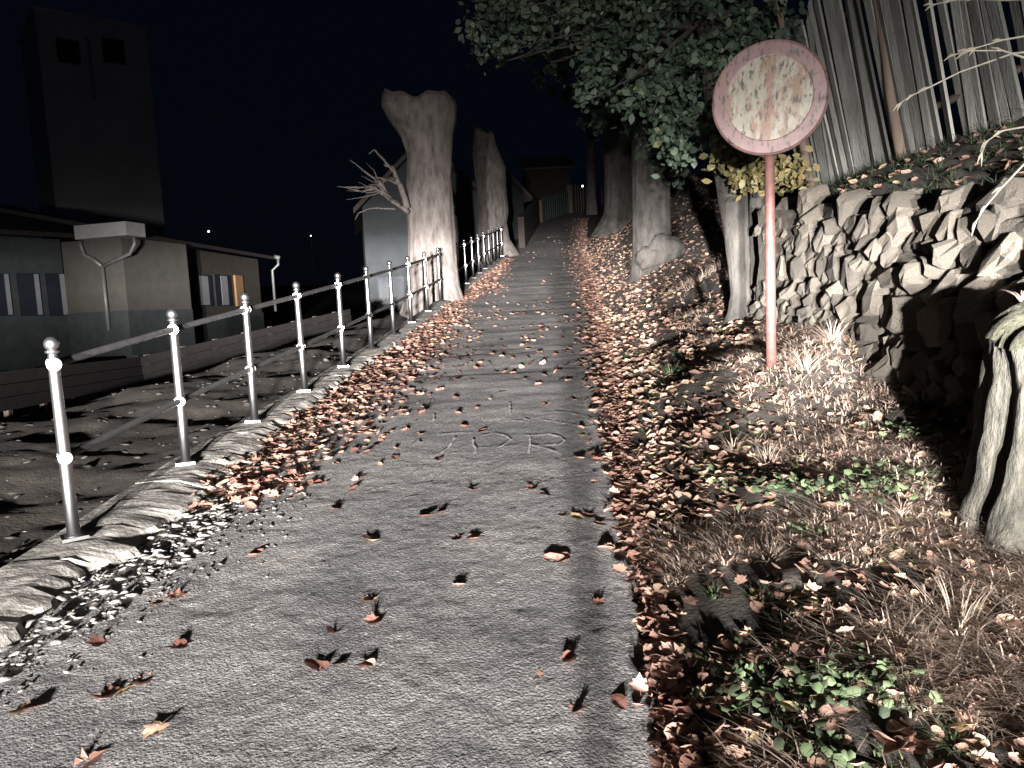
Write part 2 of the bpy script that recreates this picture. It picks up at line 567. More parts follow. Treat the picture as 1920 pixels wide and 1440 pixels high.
def sign_paint(name, base, pale, rust=0.55):
    """enamel with rust blooms, chips and a streak running down the middle; object X right, Z up"""
    m = bpy.data.materials.new(name)
    m.use_nodes = True
    nt = m.node_tree
    b = nt.nodes['Principled BSDF']
    b.inputs['Roughness'].default_value = 0.55
    tc = nt.nodes.new('ShaderNodeTexCoord')
    n1 = nd(nt, 'ShaderNodeTexNoise', Scale=7, Detail=8, Roughness=0.7)
    n2 = nd(nt, 'ShaderNodeTexNoise', Scale=21, Detail=5, Roughness=0.7)
    n3 = nd(nt, 'ShaderNodeTexNoise', Scale=6.0, Detail=8, Roughness=0.72)
    mp = nt.nodes.new('ShaderNodeMapping')
    mp.inputs['Scale'].default_value = (1.4, 1, .6)
    nt.links.new(tc.outputs['Object'], mp.inputs[0])
    for n in (n1, n2, n3):
        nt.links.new(mp.outputs[0], n.inputs['Vector'])
    col = ramp(nt, n1.outputs['Fac'], [(0.3, base), (0.7, pale)])
    sx = nt.nodes.new('ShaderNodeSeparateXYZ')
    nt.links.new(tc.outputs['Object'], sx.inputs[0])
    ab = nd(nt, 'ShaderNodeMath', operation='ABSOLUTE')
    nt.links.new(sx.outputs['X'], ab.inputs[0])
    st = nd(nt, 'ShaderNodeMapRange')
    st.inputs['From Min'].default_value = 0.0
    st.inputs['From Max'].default_value = 0.045
    st.inputs['To Min'].default_value = 0.10
    st.inputs['To Max'].default_value = 0.0
    nt.links.new(ab.outputs[0], st.inputs['Value'])
    ad = nd(nt, 'ShaderNodeMath', operation='ADD')
    nt.links.new(n3.outputs['Fac'], ad.inputs[0])
    nt.links.new(st.outputs[0], ad.inputs[1])
    rf = ramp(nt, ad.outputs[0], [(rust, (0, 0, 0)), (rust + .1, (1, 1, 1))])
    m1 = nt.nodes.new('ShaderNodeMixRGB')
    nt.links.new(rf, m1.inputs[0])
    nt.links.new(col, m1.inputs[1])
    m1.inputs[2].default_value = (.085, .048, .028, 1)
    sp = ramp(nt, n2.outputs['Fac'], [(.535, (0, 0, 0)), (.60, (1, 1, 1))])
    m2 = nt.nodes.new('ShaderNodeMixRGB')
    nt.links.new(sp, m2.inputs[0])
    nt.links.new(m1.outputs[0], m2.inputs[1])
    m2.inputs[2].default_value = (.018, .012, .008, 1)
    nt.links.new(m2.outputs[0], b.inputs['Base Color'])
    return m


M['sign_red'] = sign_paint('faded_red_enamel', (.062, .032, .031), (.092, .052, .051), .58)
M['sign_white'] = sign_paint('stained_white_enamel', (.092, .086, .062), (.155, .150, .122), .475)
M['post_red'] = mat('red_post_paint', [(0.3, (.05, .021, .018)), (0.6, (.072, .034, .030)), (0.8, (.095, .052, .046))], 18, 0.6, 0.2, 60, 0.003)


# ------------------------------------------------------------------ ground sheet
def grid(name, xs, ys, zf, material):
    X, Y = np.meshgrid(xs, ys)
    Z = zf(X, Y)
    V = np.stack([X, Y, Z], -1).reshape(-1, 3)
    nx, ny = len(xs), len(ys)
    i = np.arange(ny - 1)[:, None] * nx + np.arange(nx - 1)[None]
    Fc = np.stack([i, i + 1, i + 1 + nx, i + nx], -1).reshape(-1, 4)
    return bulk_mesh(name, V, Fc, material, True)


def bulk_mesh(name, V, Fc, material, sm=False, tone=None):
    V = np.ascontiguousarray(V, dtype=np.float32)
    Fc = np.asarray(Fc, dtype=np.int32)
    k = Fc.shape[1]
    me = bpy.data.meshes.new(name)
    me.vertices.add(len(V))
    me.vertices.foreach_set('co', V.ravel())
    me.loops.add(Fc.size)
    me.loops.foreach_set('vertex_index', Fc.ravel())
    me.polygons.add(len(Fc))
    me.polygons.foreach_set('loop_start', np.arange(0, Fc.size, k, dtype=np.int32))
    if sm:
        me.polygons.foreach_set('use_smooth', np.ones(len(Fc), dtype=bool))
    if tone is not None:
        at = me.attributes.new('tone', 'FLOAT', 'POINT')
        at.data.foreach_set('value', np.asarray(tone, dtype=np.float32))
    me.update(calc_edges=True)
    me.validate()
    if material:
        me.materials.append(material)
    return me


def steps(*segs):
    out = []
    for a, b, d in segs:
        out += list(np.arange(a, b - d * 0.5, d))
    out.append(segs[-1][1])
    return np.array(out)


gx = steps((-90, -20, 5), (-20, -6, .7), (-6, -2.6, .12), (-2.6, 4.4, .055), (4.4, 9, .3), (9, 24, 1.5), (24, 90, 6))
gy = steps((-40, -6, 2), (-6, 1, .5), (1, 6.5, .05), (6.5, 12, .10), (12, 30, .3), (30, 70, 1.2), (70, 250, 15))
tag(obj('ground', grid('ground', gx, gy, ground_z, M['soil'])), kind='structure')


def path_sheet():
    us = np.linspace(0, 1, 190)
    ys = steps((-14, 1.0, .4), (1.0, 5.5, .017), (5.5, 10, .035), (10, 20, .08), (20, 64, .3), (64, 110, 3))
    U, Y = np.meshgrid(us, ys)
    edge = 0.07 * fbm(Y[:, :1] * 3, Y[:, :1] * 0 + 4, 31, 3) + 0.06 * fbm(Y[:, :1] * 16, Y[:, :1] * 0 + 9, 33, 3)
    L = xl(Y) - 0.02 + 0 * U
    Rr = xr(Y) + edge
    X = L + (Rr - L) * U
    Z = path_z(X, Y)
    near = np.clip((8.5 - Y) / 4, 0, 1)
    rough = 0.0030 * fbm(X * 21, Y * 21, 41, 3) + 0.0026 * fbm(X * 50, Y * 50, 44, 2)
    rough = rough + 0.002 * np.maximum(fbm(X * 4, Y * 6, 45, 3), 0)
    Z = Z + rough * (0.6 + 0.4 * near)
    V = np.stack([X, Y, Z], -1).reshape(-1, 3)
    nx, ny = len(us), len(ys)
    i = np.arange(ny - 1)[:, None] * nx + np.arange(nx - 1)[None]
    Fc = np.stack([i, i + 1, i + 1 + nx, i + nx], -1).reshape(-1, 4)
    return tag(obj('path', bulk_mesh('path', V, Fc, M['asphalt'], True)), kind='structure')


path_sheet()


# ------------------------------------------------------------------ chalk scrawl on the asphalt
def on_asphalt(x, y):
    d = ray(x, y)
    t = np.arange(1.2, 40, 0.01)
    P = C[None] + d[None] * t[:, None]
    k = np.argmax(P[:, 2] < path_z(P[:, 0], P[:, 1]))
    return P[k]


def chalk(strokes):
    mb = MB()
    for st in strokes:
        P = [on_asphalt(740 + a / 4.8, 740 + b / 4.8) for a, b in st]
        Q = []
        for a, b in zip(P[:-1], P[1:]):
            n = max(2, int(np.linalg.norm(b - a) / 0.03))
            Q += [a + (b - a) * k / n for k in range(n)]
        Q.append(P[-1])
        Q = np.array(Q)
        V, Fc = [], []
        for i, p in enumerate(Q):
            t = Q[min(i + 1, len(Q) - 1)] - Q[max(i - 1, 0)]
            n = np.array([-t[1], t[0], 0]) / (np.linalg.norm(t[:2]) + 1e-9)
            w = 0.0075 + 0.003 * math.sin(i * 1.3)
            for s in (-1, 1):
                q = p + n * w * s
                V.append((q[0], q[1], float(path_z(q[0], q[1])) + 0.0095))
            if i:
                Fc.append((2 * i - 2, 2 * i - 1, 2 * i + 1, 2 * i))
        mb.add(V, Fc)
    return mb


for lab, strokes in [
    ('chalk seven drawn on the asphalt at the left of the scrawl', [[(385, 375), (560, 360), (700, 358)], [(545, 395), (490, 480), (410, 548)]]),
    ('chalk letter P drawn on the asphalt in the middle of the scrawl', [[(705, 410), (708, 470), (735, 510), (715, 545)], [(770, 385), (900, 362), (1000, 385), (1045, 415), (1010, 450), (935, 492)]]),
    ('chalk letter R drawn on the asphalt at the right of the scrawl', [[(1165, 380), (1215, 378), (1220, 450), (1205, 545)], [(1225, 385), (1380, 368), (1490, 390), (1530, 430), (1480, 465), (1330, 475), (1210, 470)], [(1240, 475), (1370, 500), (1500, 552)]]),
    ('chalk curve and arrow above the scrawled letters', [[(1035, 80), (1040, 190)], [(1060, 245), (1140, 252), (1200, 262)], [(1165, 225), (1210, 245)], [(1290, 185), (1420, 168), (1570, 175), (1720, 210)], [(1650, 312), (1800, 298)], [(1330, 240), (1480, 265), (1640, 290)]]),
    ('faint chalk hook left of the scrawled letters', [[(350, 185), (352, 240), (310, 255)]])]:
    tag(chalk(strokes).build('chalk_drawing', M['chalk']), lab, 'chalk drawing', 'chalk marks on the path')


# ------------------------------------------------------------------ kerb
def kerb_stone(y0, y1, seed, rough):
    n = max(3, int((y1 - y0) / (0.045 if y0 < 9 else .15)))
    ys = np.linspace(y0 + 0.008, y1 - 0.008, n + 1)
    V, Fc = [], []
    prof = [(-.17, -.42), (-.165, -.02), (-.15, 0.0), (-.05, .004), (.06, .002), (.135, -.004), (.16, -.02), (.165, -.26)]
    m = len(prof)
    for i, y in enumerate(ys):
        w = float(np.interp(y, [1.5, 3, 5, 6.5, 8], [.20, .20, .24, .12, 0])) * (1 + 1.1 * float(fbm(np.array(y * 5.0), np.array(3.0), 91, 2)))
        for k, (a, b) in enumerate(prof):
            if w > .02 and k >= 6:
                a, b = ((.16 + .45 * w, -.05), (.165 + w, -.26))[k - 6]
            j = rough * .4 * float(fbm(np.array(y * 9 + k * .6), np.array(seed * 1.7 + k * .7), seed, 4))
            V.append((float(fx(y)) + a + (0.05 * j if 1 < k < 7 else 0) + (0.13 * j if k >= 6 else 0),
                      y, float(kz(y)) + b + 0.035 * j * (1 if 0 < k < 7 else 0) - (abs(j) * 0.06 if k == 6 else 0)))
        if i:
            for k in range(m - 1):
                Fc.append(((i - 1) * m + k, (i - 1) * m + k + 1, i * m + k + 1, i * m + k))
    Fc.append(tuple(range(m)))
    Fc.append(tuple(range(len(V) - 1, len(V) - m - 1, -1)))
    return V, Fc


kerb = thing('kerb', 'long crumbling concrete kerb carrying the railing along the left of the path', 'kerb', (0, 0, 0))
y = -3.0
i = 0
while y < 30:
    if 15.0 < y < 16.0:
        y = 16.4
    L = 1.1 if y < 16 else 1.4
    V, Fc = kerb_stone(y, min(y + L, 15.0) if y < 15 else y + L, i, 1.0 if y < 9 else 0.35)
    obj('kerb_stone', new_mesh('kerb_stone', V, Fc, M['kerb'], False), kerb)
    y += L
    i += 1


# ------------------------------------------------------------------ railings
def make_railing(posts, label, steel, h_top=0.92, h_low=0.43, joint=True):
    t = thing('railing', label, 'railing', posts[0])
    base = np.array(posts[0])
    P = [np.array(p) for p in posts]
    prof = [(.046, -.01), (.046, .010), (.033, .016), (.031, .40), (.027, .90), (.025, .955), (.022, .962), (.022, .975), (.034, .978), (.034, .988), (.020, .992)]
    pm = MB().lathe((0, 0, 0), prof, 14).mesh('post', steel, False)
    for p in pm.polygons:
        p.use_smooth = abs(p.normal.z) < .5
    ball = [(0.036 * math.sin(math.pi * k / 12) + 1e-4, 1.023 - 0.036 * math.cos(math.pi * k / 12)) for k in range(13)]
    bm_ = MB().lathe((0, 0, 0), ball, 16).mesh('finial_ball', steel, True)
    pl = MB().box((-.062, -.062, -.012), (.062, .062, .006)).mesh('base_plate', steel)
    for i, p in enumerate(P):
        o = obj('post', pm, t, p - base)
        o.rotation_euler = (random.uniform(-.008, .008), random.uniform(-.008, .008), random.uniform(0, 1))
        obj('finial_ball', bm_, o)
        obj('base_plate', pl, o)
        d = (P[min(i + 1, len(P) - 1)] - P[max(i - 1, 0)])
        d = d / np.linalg.norm(d)
        for h in (h_top, h_low):
            a = np.array([0, 0, h])
            for sg in (-1, 1):
                MB().tube([a + sg * d * 0.024, a + sg * d * 0.036], .035, 14).build('collar', steel, o)
    for h in (h_top, h_low):
        for a, b in zip(P[:-1], P[1:]):
            d = (b - a) / np.linalg.norm(b - a)
            MB().tube([a - base + d * .03 + (0, 0, h), b - base - d * .03 + (0, 0, h)], .021, 14, cap=False).build('rail', M['dark_steel'], t, True)
    return t


posts = [(float(fx(q[0])), q[0], float(kz(q[0])) + 0.012) for q in FENCE[3:13]]
make_railing(posts, 'grey steel railing with ball finials on the kerb nearest the camera', M['steel'])
ys2 = np.linspace(16.9, 26.6, 9)
posts2 = [(float(fx(q)) - .02, q, float(kz(q)) + 0.012) for q in ys2]
make_railing(posts2, 'farther stretch of ball-topped steel railing between the two pollarded trunks', M['steel'])


# ------------------------------------------------------------------ pollarded trees
def outline_trunk(rows, depth, top_fn, n=64, seed=1, ridge=0.05, squash=0.85, per=5):
    """rows: (y_px, x_left, x_right) up the trunk; every ring is a real closed section at the given depth"""
    rings = []
    for (y0, a0, b0), (y1, a1, b1) in zip(rows[:-1], rows[1:]):
        for k in range(per):
            s = k / per
            rings.append((y0 + (y1 - y0) * s, a0 + (a1 - a0) * s, b0 + (b1 - b0) * s))
    rings.append(rows[-1])
    V = []
    for i, (yy, a, b) in enumerate(rings):
        Pl, Pr = at_depth(a, yy, depth), at_depth(b, yy, depth)
        c = (Pl + Pr) / 2
        r = np.linalg.norm(Pr - Pl) / 2
        f = i / (len(rings) - 1)
        for k in range(n):
            an = 2 * math.pi * k / n
            q = 1 + ridge * (1.6 * float(fbm(np.array(k * 0.34 + 7 * seed), np.array(i * 0.13), seed, 4)) + 0.35 * math.sin(k * 1.5 + 2 * math.sin(i * .11)) + 1.2 * max(0, float(vnoise(np.array(k * .22 + 3), np.array(i * .22), seed + 5)) - .22) * 4)
            z = c[2] + (top_fn(an, f) if top_fn else 0)
            V.append((c[0] + r * q * math.cos(an), c[1] + r * q * squash * math.sin(an), z))
    Fc = []
    m = len(rings)
    for i in range(m - 1):
        for k in range(n):
            Fc.append((i * n + k, i * n + (k + 1) % n, (i + 1) * n + (k + 1) % n, (i + 1) * n + k))
    top = np.mean(V[-n:], axis=0) - np.array([0, 0, 0.18])
    V.append(tuple(top))
    for k in range(n):
        Fc.append(((m - 1) * n + k, (m - 1) * n + (k + 1) % n, len(V) - 1))
    return V, Fc


def twig(mb, p0, p1, r0, r1, seed, n=7, wig=0.06, sides=6):
    p0, p1 = np.asarray(p0, float), np.asarray(p1, float)
    L = np.linalg.norm(p1 - p0)
    rg = np.random.default_rng(seed)
    pts = []
    off = np.zeros(3)
    for k in range(n + 1):
        s = k / n
        pts.append(p0 + (p1 - p0) * s + off * (1 if k else 0))
        off = off + rg.normal(0, wig * L / n * 2, 3)
    mb.tube(pts, [r0 + (r1 - r0) * k / n for k in range(n + 1)], sides, noise=0.25, seed=seed)
    return pts


def pollard(name_label, rows, depth, lobes, seed, twigs):
    b = at_depth((rows[0][1] + rows[0][2]) / 2, rows[0][0], depth)
    t = thing('pollarded_tree', name_label, 'tree', (0, 0, 0))
    V, Fc = outline_trunk(rows, depth, lobes, seed=seed, ridge=.032)
    obj('trunk', new_mesh('trunk', V, Fc, M['bark'], True), t)
    for k, (pts, r0, r1) in enumerate(twigs):
        mb = MB()
        W = [at_depth(*p) for p in pts]
        for j in range(len(W) - 1):
            ra = r0 + (r1 - r0) * j / (len(W) - 1)
            rb = r0 + (r1 - r0) * (j + 1) / (len(W) - 1)
            twig(mb, W[j], W[j + 1], ra, rb, seed * 50 + k * 7 + j, 5, 0.03)
        mb.build('branch', M['bark'], t, True)
    return t


def lobes1(an, f):
    w = smooth((f - 0.72) / 0.28)
    return float(w) * (0.10 * math.cos(2 * an + 0.5) - 0.10 * math.cos(an) + 0.035 * math.sin(5 * an) + .03 * math.sin(9 * an))


rows1 = [(606, 742, 884), (575, 754, 874), (540, 762, 862), (500, 766, 856), (440, 765, 853), (380, 760, 849), (330, 763, 846), (290, 764, 848), (255, 752, 850), (225, 730, 857), (203, 716, 857), (190, 717, 852), (182, 722, 846)]
tw1 = [([(766, 398, 15.2), (735, 375, 15.0), (700, 350, 14.8), (676, 352, 14.7), (645, 352, 14.6)], .055, .006),
       ([(764, 390, 15.2), (748, 345, 15.0), (738, 315, 14.9), (720, 310, 14.9)], .075, .02),
       ([(738, 322, 14.9), (722, 302, 14.8), (702, 280, 14.7), (692, 288, 14.6)], .032, .012),
       ([(722, 362, 14.9), (702, 335, 14.7), (680, 318, 14.7), (668, 308, 14.6), (655, 300, 14.6)], .028, .005),
       ([(706, 352, 14.8), (680, 360, 14.8), (650, 352, 14.7), (632, 350, 14.6)], .022, .004),
       ([(742, 392, 15.0), (712, 390, 14.8), (690, 392, 14.8), (672, 400, 14.7), (666, 412, 14.7)], .018, .004),
       ([(730, 372, 15.0), (718, 350, 14.8), (708, 340, 14.8)], .055, .045),
       ([(745, 345, 15.0), (728, 338, 14.8), (700, 332, 14.8)], .03, .008)]
_tr = random.Random(5)
for _ in range(16):
    a0 = _tr.choice([(735, 372), (722, 358), (742, 335), (752, 385), (712, 345)])
    an = _tr.uniform(math.radians(120), math.radians(215))
    ln = _tr.uniform(25, 75)
    m_ = (a0[0] + ln * .5 * math.cos(an), a0[1] - ln * .5 * math.sin(an) - _tr.uniform(-4, 8))
    tw1.append(([(a0[0], a0[1], 14.9), (m_[0], m_[1], 14.8 + _tr.uniform(-.2, .2)), (a0[0] + ln * math.cos(an), a0[1] - ln * math.sin(an), 14.7 + _tr.uniform(-.4, .3))], .013, .003))
pollard('tall pale pollarded trunk with twigs on its left side, at the near railing', rows1, 15.6, lobes1, 1, tw1)


def lobes2(an, f):
    w = float(smooth((f - 0.8) / 0.2))
    return w * (0.10 * math.cos(an - 2.6) + 0.05 * math.cos(3 * an))


rows2 = [(492, 884, 984), (476, 890, 972), (450, 894, 955), (420, 894, 949), (395, 896, 953), (372, 894, 950), (340, 891, 948), (315, 889, 949), (295, 887, 940), (270, 885, 929), (250, 884, 925), (243, 890, 920)]
pollard('shorter knobbly pollarded trunk at the far end of the second railing', rows2, 27.4, lobes2, 5, [])


# ------------------------------------------------------------------ leaves
def leaf_shape(kind, seed):
    rg = np.random.default_rng(seed)
    if kind == 'maple':
        ang = [-90, -60, -28, -12, 12, 28, 48, 66, 90, 114, 132, 152, 168, 192, 208, 240]
        rad = [.36, .50, .66, .50, .76, .54, .68, .58, .96, .58, .68, .54, .76, .50, .66, .50]
        pts = [(r * (1 + rg.normal(0, .07)) * math.cos(math.radians(a)), r * (1 + rg.normal(0, .07)) * math.sin(math.radians(a))) for a, r in zip(ang, rad)]
    else:
        pts = []
        for k in range(10):
            a = 2 * math.pi * k / 10
            pts.append((0.52 * math.cos(a) * (1 + rg.normal(0, .08)), 0.85 * math.sin(a) * (1 + rg.normal(0, .05))))
    pts = np.array(pts)
    c1, c2, ph = rg.uniform(.15, .45), rg.uniform(-.1, .35), rg.uniform(0, 6.28)
    inner = pts * 0.5

    def z(p):
        u = p[0] * math.cos(ph) + p[1] * math.sin(ph)
        v = -p[0] * math.sin(ph) + p[1] * math.cos(ph)
        return c1 * u * u + c2 * v * v * 0.6 + 0.08 * math.sin(4 * u + ph) + 0.15 * abs(p[0])
    n = len(pts)
    V = [(0, 0, z((0, 0)))] + [(p[0], p[1], z(p)) for p in inner] + [(p[0], p[1], z(p)) for p in pts]
    Fc = []
    for k in range(n):
        j = (k + 1) % n
        Fc.append((0, 1 + k, 1 + j))
        Fc.append((1 + k, 1 + n + k, 1 + n + j))
        Fc.append((1 + k, 1 + n + j, 1 + j))
    m = len(V)   # stalk
    V += [(-.02, -.25, z((0, -.25)) + .01), (.02, -.25, z((0, -.25)) + .01), (.05, -1.0, .12), (.03, -1.0, .12)]
    Fc.append((m, m + 1, m + 2))
    Fc.append((m, m + 2, m + 3))
    V = np.array(V)
    V[:, 2] -= np.percentile(V[:, 2], 12)
    return V, np.array(Fc)


LEAF = [leaf_shape('maple' if k % 3 else 'oval', 100 + k) for k in range(10)]
LEAF_ME = [new_mesh('fallen_leaf', V * 0.058, Fc, M['leaf_fallen'], False) for V, Fc in LEAF]
n_single = 0


def single_leaf(p, size, label, group, tilt=None):
    global n_single
    o = obj('fallen_leaf', LEAF_ME[RNG.integers(len(LEAF_ME))], None, (p[0], p[1], p[2] + 0.004))
    s = size
    o.scale = (s, s, s)
    t = tilt if tilt is not None else .25
    o.rotation_euler = (RNG.normal(0, t), RNG.normal(0, t), RNG.uniform(0, 6.28))
    tag(o, label, 'leaf', group)
    n_single += 1
    return o


PATH_LEAVES = [(330, 1120), (300, 1132), (185, 1207), (205, 1305), (230, 1296), (265, 1282), (340, 1212), (60, 1328), (40, 1335), (295, 1368), (165, 1432),
               (858, 1012), (885, 1010), (1058, 968), (1082, 972), (1105, 970), (1040, 1050), (1058, 1050), (860, 1097), (688, 1127), (703, 1168), (1120, 1132),
               (1068, 1238), (625, 1185), (640, 1245), (688, 1248), (595, 1250), (1005, 1268), (1082, 1334), (1160, 1318), (800, 968), (826, 962), (690, 1008), (630, 956),
               (1086, 860), (1120, 858), (905, 810), (765, 804), (740, 858), (885, 918), (1020, 928), (1000, 916), (662, 918), (680, 893), (1075, 750), (1098, 752),
               (1050, 695), (1010, 722), (1088, 818), (930, 662), (990, 655), (870, 800), (785, 775), (820, 862), (960, 700), (1000, 640), (880, 640), (940, 735), (1130, 790),
               (1020, 760), (720, 820), (655, 830), (560, 915), (1070, 655), (900, 690), (970, 615), (1040, 600), (850, 690), (1095, 700), (1105, 640), (700, 1015), (480, 1040)]
for k, (x, yy) in enumerate(PATH_LEAVES):
    p = on_asphalt(x, yy)
    where = ('in the left foreground, near the rubble' if x < 480 else 'in the middle foreground below the chalk' if yy > 1100 and x < 950 else
             'in the right foreground near the asphalt edge' if yy > 1100 else 'between the foreground and the chalk letters' if yy > 880 else 'among the chalk letters' if yy > 735 else 'up the path beyond the chalk')
    single_leaf(p, random.uniform(.75, 1.25), 'lone curled brown leaf on the asphalt ' + where, 'leaves lying singly on the asphalt', .13)


def scatter_mesh(name, pts, sizes, material, label, cat, tilt=.3, shapes=LEAF, tone=None, lift=0.004, near=None):
    n = len(pts)
    tone = RNG.random(n) if tone is None else tone
    Vs, Fs, Ts = [], [], []
    off = 0
    for i in range(n):
        sh = LEAF if near and np.linalg.norm(pts[i] - C) < near else shapes
        V, Fc = sh[RNG.integers(len(sh))]
        a, b, c = RNG.normal(0, tilt), RNG.normal(0, tilt), RNG.uniform(0, 6.28)
        ca, sa, cb, sb, cc, sc = math.cos(a), math.sin(a), math.cos(b), math.sin(b), math.cos(c), math.sin(c)
        Rm = np.array([[cc * cb, cc * sb * sa - sc * ca, cc * sb * ca + sc * sa], [sc * cb, sc * sb * sa + cc * ca, sc * sb * ca - cc * sa], [-sb, cb * sa, cb * ca]])
        W = (V * sizes[i]) @ Rm.T + pts[i] + np.array([0, 0, lift])
        Vs.append(W)
        Fs.append(Fc + off)
        Ts.append(np.full(len(V), tone[i]))
        off += len(V)
    me = bulk_mesh(name, np.concatenate(Vs), np.concatenate(Fs), material, False, np.concatenate(Ts))
    o = obj(name, me)
    return tag(o, label, cat, kind='stuff')


# low-poly leaves for the mass of the litter
def mini_leaf(seed):
    rg = np.random.default_rng(seed)
    n = 7
    pts = [(math.cos(2 * math.pi * k / n) * (.55 + .4 * rg.random()), math.sin(2 * math.pi * k / n) * (.6 + .4 * rg.random())) for k in range(n)]
    V = [(0, 0, 0)] + [(p[0], p[1], .28 * rg.random() * (p[0] ** 2 + p[1] ** 2) + .09 * rg.normal()) for p in pts]
    return np.array(V), np.array([(0, 1 + k, 1 + (k + 1) % n) for k in range(n)])


MINI = [mini_leaf(300 + k) for k in range(14)]


def drift_points():
    """banks of leaves: along the kerb, across the path and on the right verge"""
    out = []
    # along the kerb
    for _ in range(6400):
        y = RNG.uniform(4.4, 26)
        w = np.interp(y, [4.4, 5.2, 7, 10, 13, 15, 17, 20, 26], [.6, .85, .80, .75, .6, .25, .75, .5, .25])
        if RNG.random() > np.interp(y, [4.4, 5.5, 8, 14, 26], [.55, 1, .9, .7, .45]):
            continue
        d = abs(RNG.normal(0, .55)) * w
        x = float(xl(y)) - .04 + d
        h = max(0, .07 * (1 - d / (w * 1.1))) * RNG.random()
        out.append((x, y, h))
    # right margin of the asphalt
    for _ in range(5200):
        y = 2.0 + 48 * RNG.random() ** 2.0
        if RNG.random() > np.interp(y, [2, 3.5, 5, 8], [.30, .5, .8, 1]):
            continue
        w = np.interp(y, [2, 3, 5, 8, 12, 20, 50], [.06, .10, .20, .32, .42, .6, 1.1])
        x = float(xr(y)) + .06 - abs(RNG.normal(0, .5)) * w
        out.append((x, y, .035 * RNG.random()))
    # blown across the middle
    for _ in range(330):
        y = RNG.choice([RNG.normal(8.6, .9), RNG.normal(11.2, .8), RNG.normal(14, 1.2), RNG.uniform(16, 40)])
        l, r = float(xl(y)), float(xr(y))
        out.append((RNG.uniform(l, r), y, .01))
    return out


dp = drift_points()
P = np.array([(a, b, float(path_z(a, b)) + h if float(xl(b)) - .05 < a < float(xr(b)) else float(ground_z(a, b)) + h) for a, b, h in dp])
sz = RNG.uniform(.032, .058, len(P))
# the nearest leaves of the kerb drift are leaves of their own
d_cam = np.linalg.norm(P - C, axis=1)
order = np.argsort(d_cam)
left_near = [i for i in order if P[i, 0] < 0][:110]
for i in left_near:
    single_leaf(P[i], sz[i] / .052, 'reddish brown leaf in the drift against the near kerb', 'leaves drifted against the near kerb', .35)
keep = np.ones(len(P), bool)
keep[left_near] = False
scatter_mesh('leaf_litter', P[keep], sz[keep], M['leaf_litter'], 'reddish brown fallen leaves drifted along both edges of the path', 'leaf litter', .24, MINI, near=7.5)

# the verge on the right
vp = []
while len(vp) < 10500:
    y = 1.6 + 30 * RNG.random() ** 2.0
    e = float(xr(y))
    x = e - .03 + RNG.random() ** 1.25 * np.interp(y, [1.6, 4, 8, 30], [1.9, 2.05, 2.4, 4.5])
    if x > WALL_X - .12 and y < 7.8:
        continue
    dens = .25 + .75 * float(smooth((fbm(np.array(x * 1.3), np.array(y * 1.3), 77, 2) + .35) / .6))
    if x - e < 1.0 and y > 3.6:
        dens = .4 + .6 * dens
    elif y < 4:
        dens *= .5
    if RNG.random() < dens:
        vp.append((x, y))
for _ in range(550):
    vp.append((RNG.uniform(WALL_X + .05, 3.9), RNG.uniform(2.5, 8.2)))
vp = np.array(vp)
VP = np.stack([vp[:, 0], vp[:, 1], ground_z(vp[:, 0], vp[:, 1]) + .02 * RNG.random(len(vp))], -1)
vs_ = RNG.uniform(.022, .052, len(VP))
dv = np.argsort(np.linalg.norm(VP - C, axis=1))[:115]
for i in dv:
    single_leaf(VP[i], vs_[i] / .05, 'tan fallen leaf on the weedy right verge in the foreground', 'leaves on the near right verge', .5)
kv = np.ones(len(VP), bool)
kv[dv] = False
scatter_mesh('verge_litter', VP[kv], vs_[kv], M['litter_dull'], 'dull red and tan leaves covering the right bank', 'leaf litter', .34, MINI, near=6.0)

# rubble and grit beside the near kerb
gp = []
for _ in range(2600):
    y = RNG.normal(4.3, .95)
    if y < 2.3 or y > 8:
        continue
    x = float(xl(y)) + .12 + abs(RNG.normal(0, .20)) * np.interp(y, [2.4, 3.4, 4.5, 6, 8.5], [.8, 1.3, 1.6, .7, .4])
    gp.append((x, y, float(path_z(x, y))))
for _ in range(420):
    y = RNG.uniform(3.2, 12)
    x = float(fx(y)) - .2 - 5 * RNG.random() ** 1.3
    gp.append((x, y, float(ground_z(x, y))))
n_small = len(gp)
for _ in range(420):
    y = RNG.normal(4.2, .75)
    if 2.4 < y < 6.2:
        x = float(xl(y)) - .02 + RNG.random() ** .8 * np.interp(y, [2.4, 3.4, 4.6, 6.2], [.25, .5, .5, .1])
        gp.append((x, y, float(path_z(x, y)) + .03 * max(0, 1 - (x - float(xl(y))) / .4)))
n_big = len(gp)
for _ in range(1500):
    y = RNG.uniform(2.8, 13)
    x = float(fx(y)) - .2 - 5 * RNG.random() ** 1.2
    gp.append((x, y, float(ground_z(x, y)) - .01))
gp = np.array(gp)
g_size = (.003 + .016 * RNG.random(len(gp)) ** 2.5)
g_size[n_small:n_big] = .012 + .034 * RNG.random(n_big - n_small) ** 2
g_size[n_big:] = .012 + .05 * RNG.random(len(gp) - n_big) ** 2.2
g_tone = RNG.random(len(gp))
g_tone[n_small:n_big] = .55 + .45 * g_tone[n_small:n_big]
g_tone[n_big:] *= .22


def pebble(seed):
    rg = np.random.default_rng(seed)
    V = np.array([(1, 0, 0), (-1, 0, 0), (0, 1, 0), (0, -1, 0), (0, 0, .3), (0, 0, -.3), (.6, .6, .15), (-.6, -.6, .15)]) * (1 + rg.normal(0, .25, (8, 3)))
    return V, np.array([(0, 6, 4), (6, 2, 4), (2, 1, 4), (1, 7, 4), (7, 3, 4), (3, 0, 4), (6, 0, 5), (2, 6, 5), (1, 2, 5), (7, 1, 5), (3, 7, 5), (0, 3, 5)])


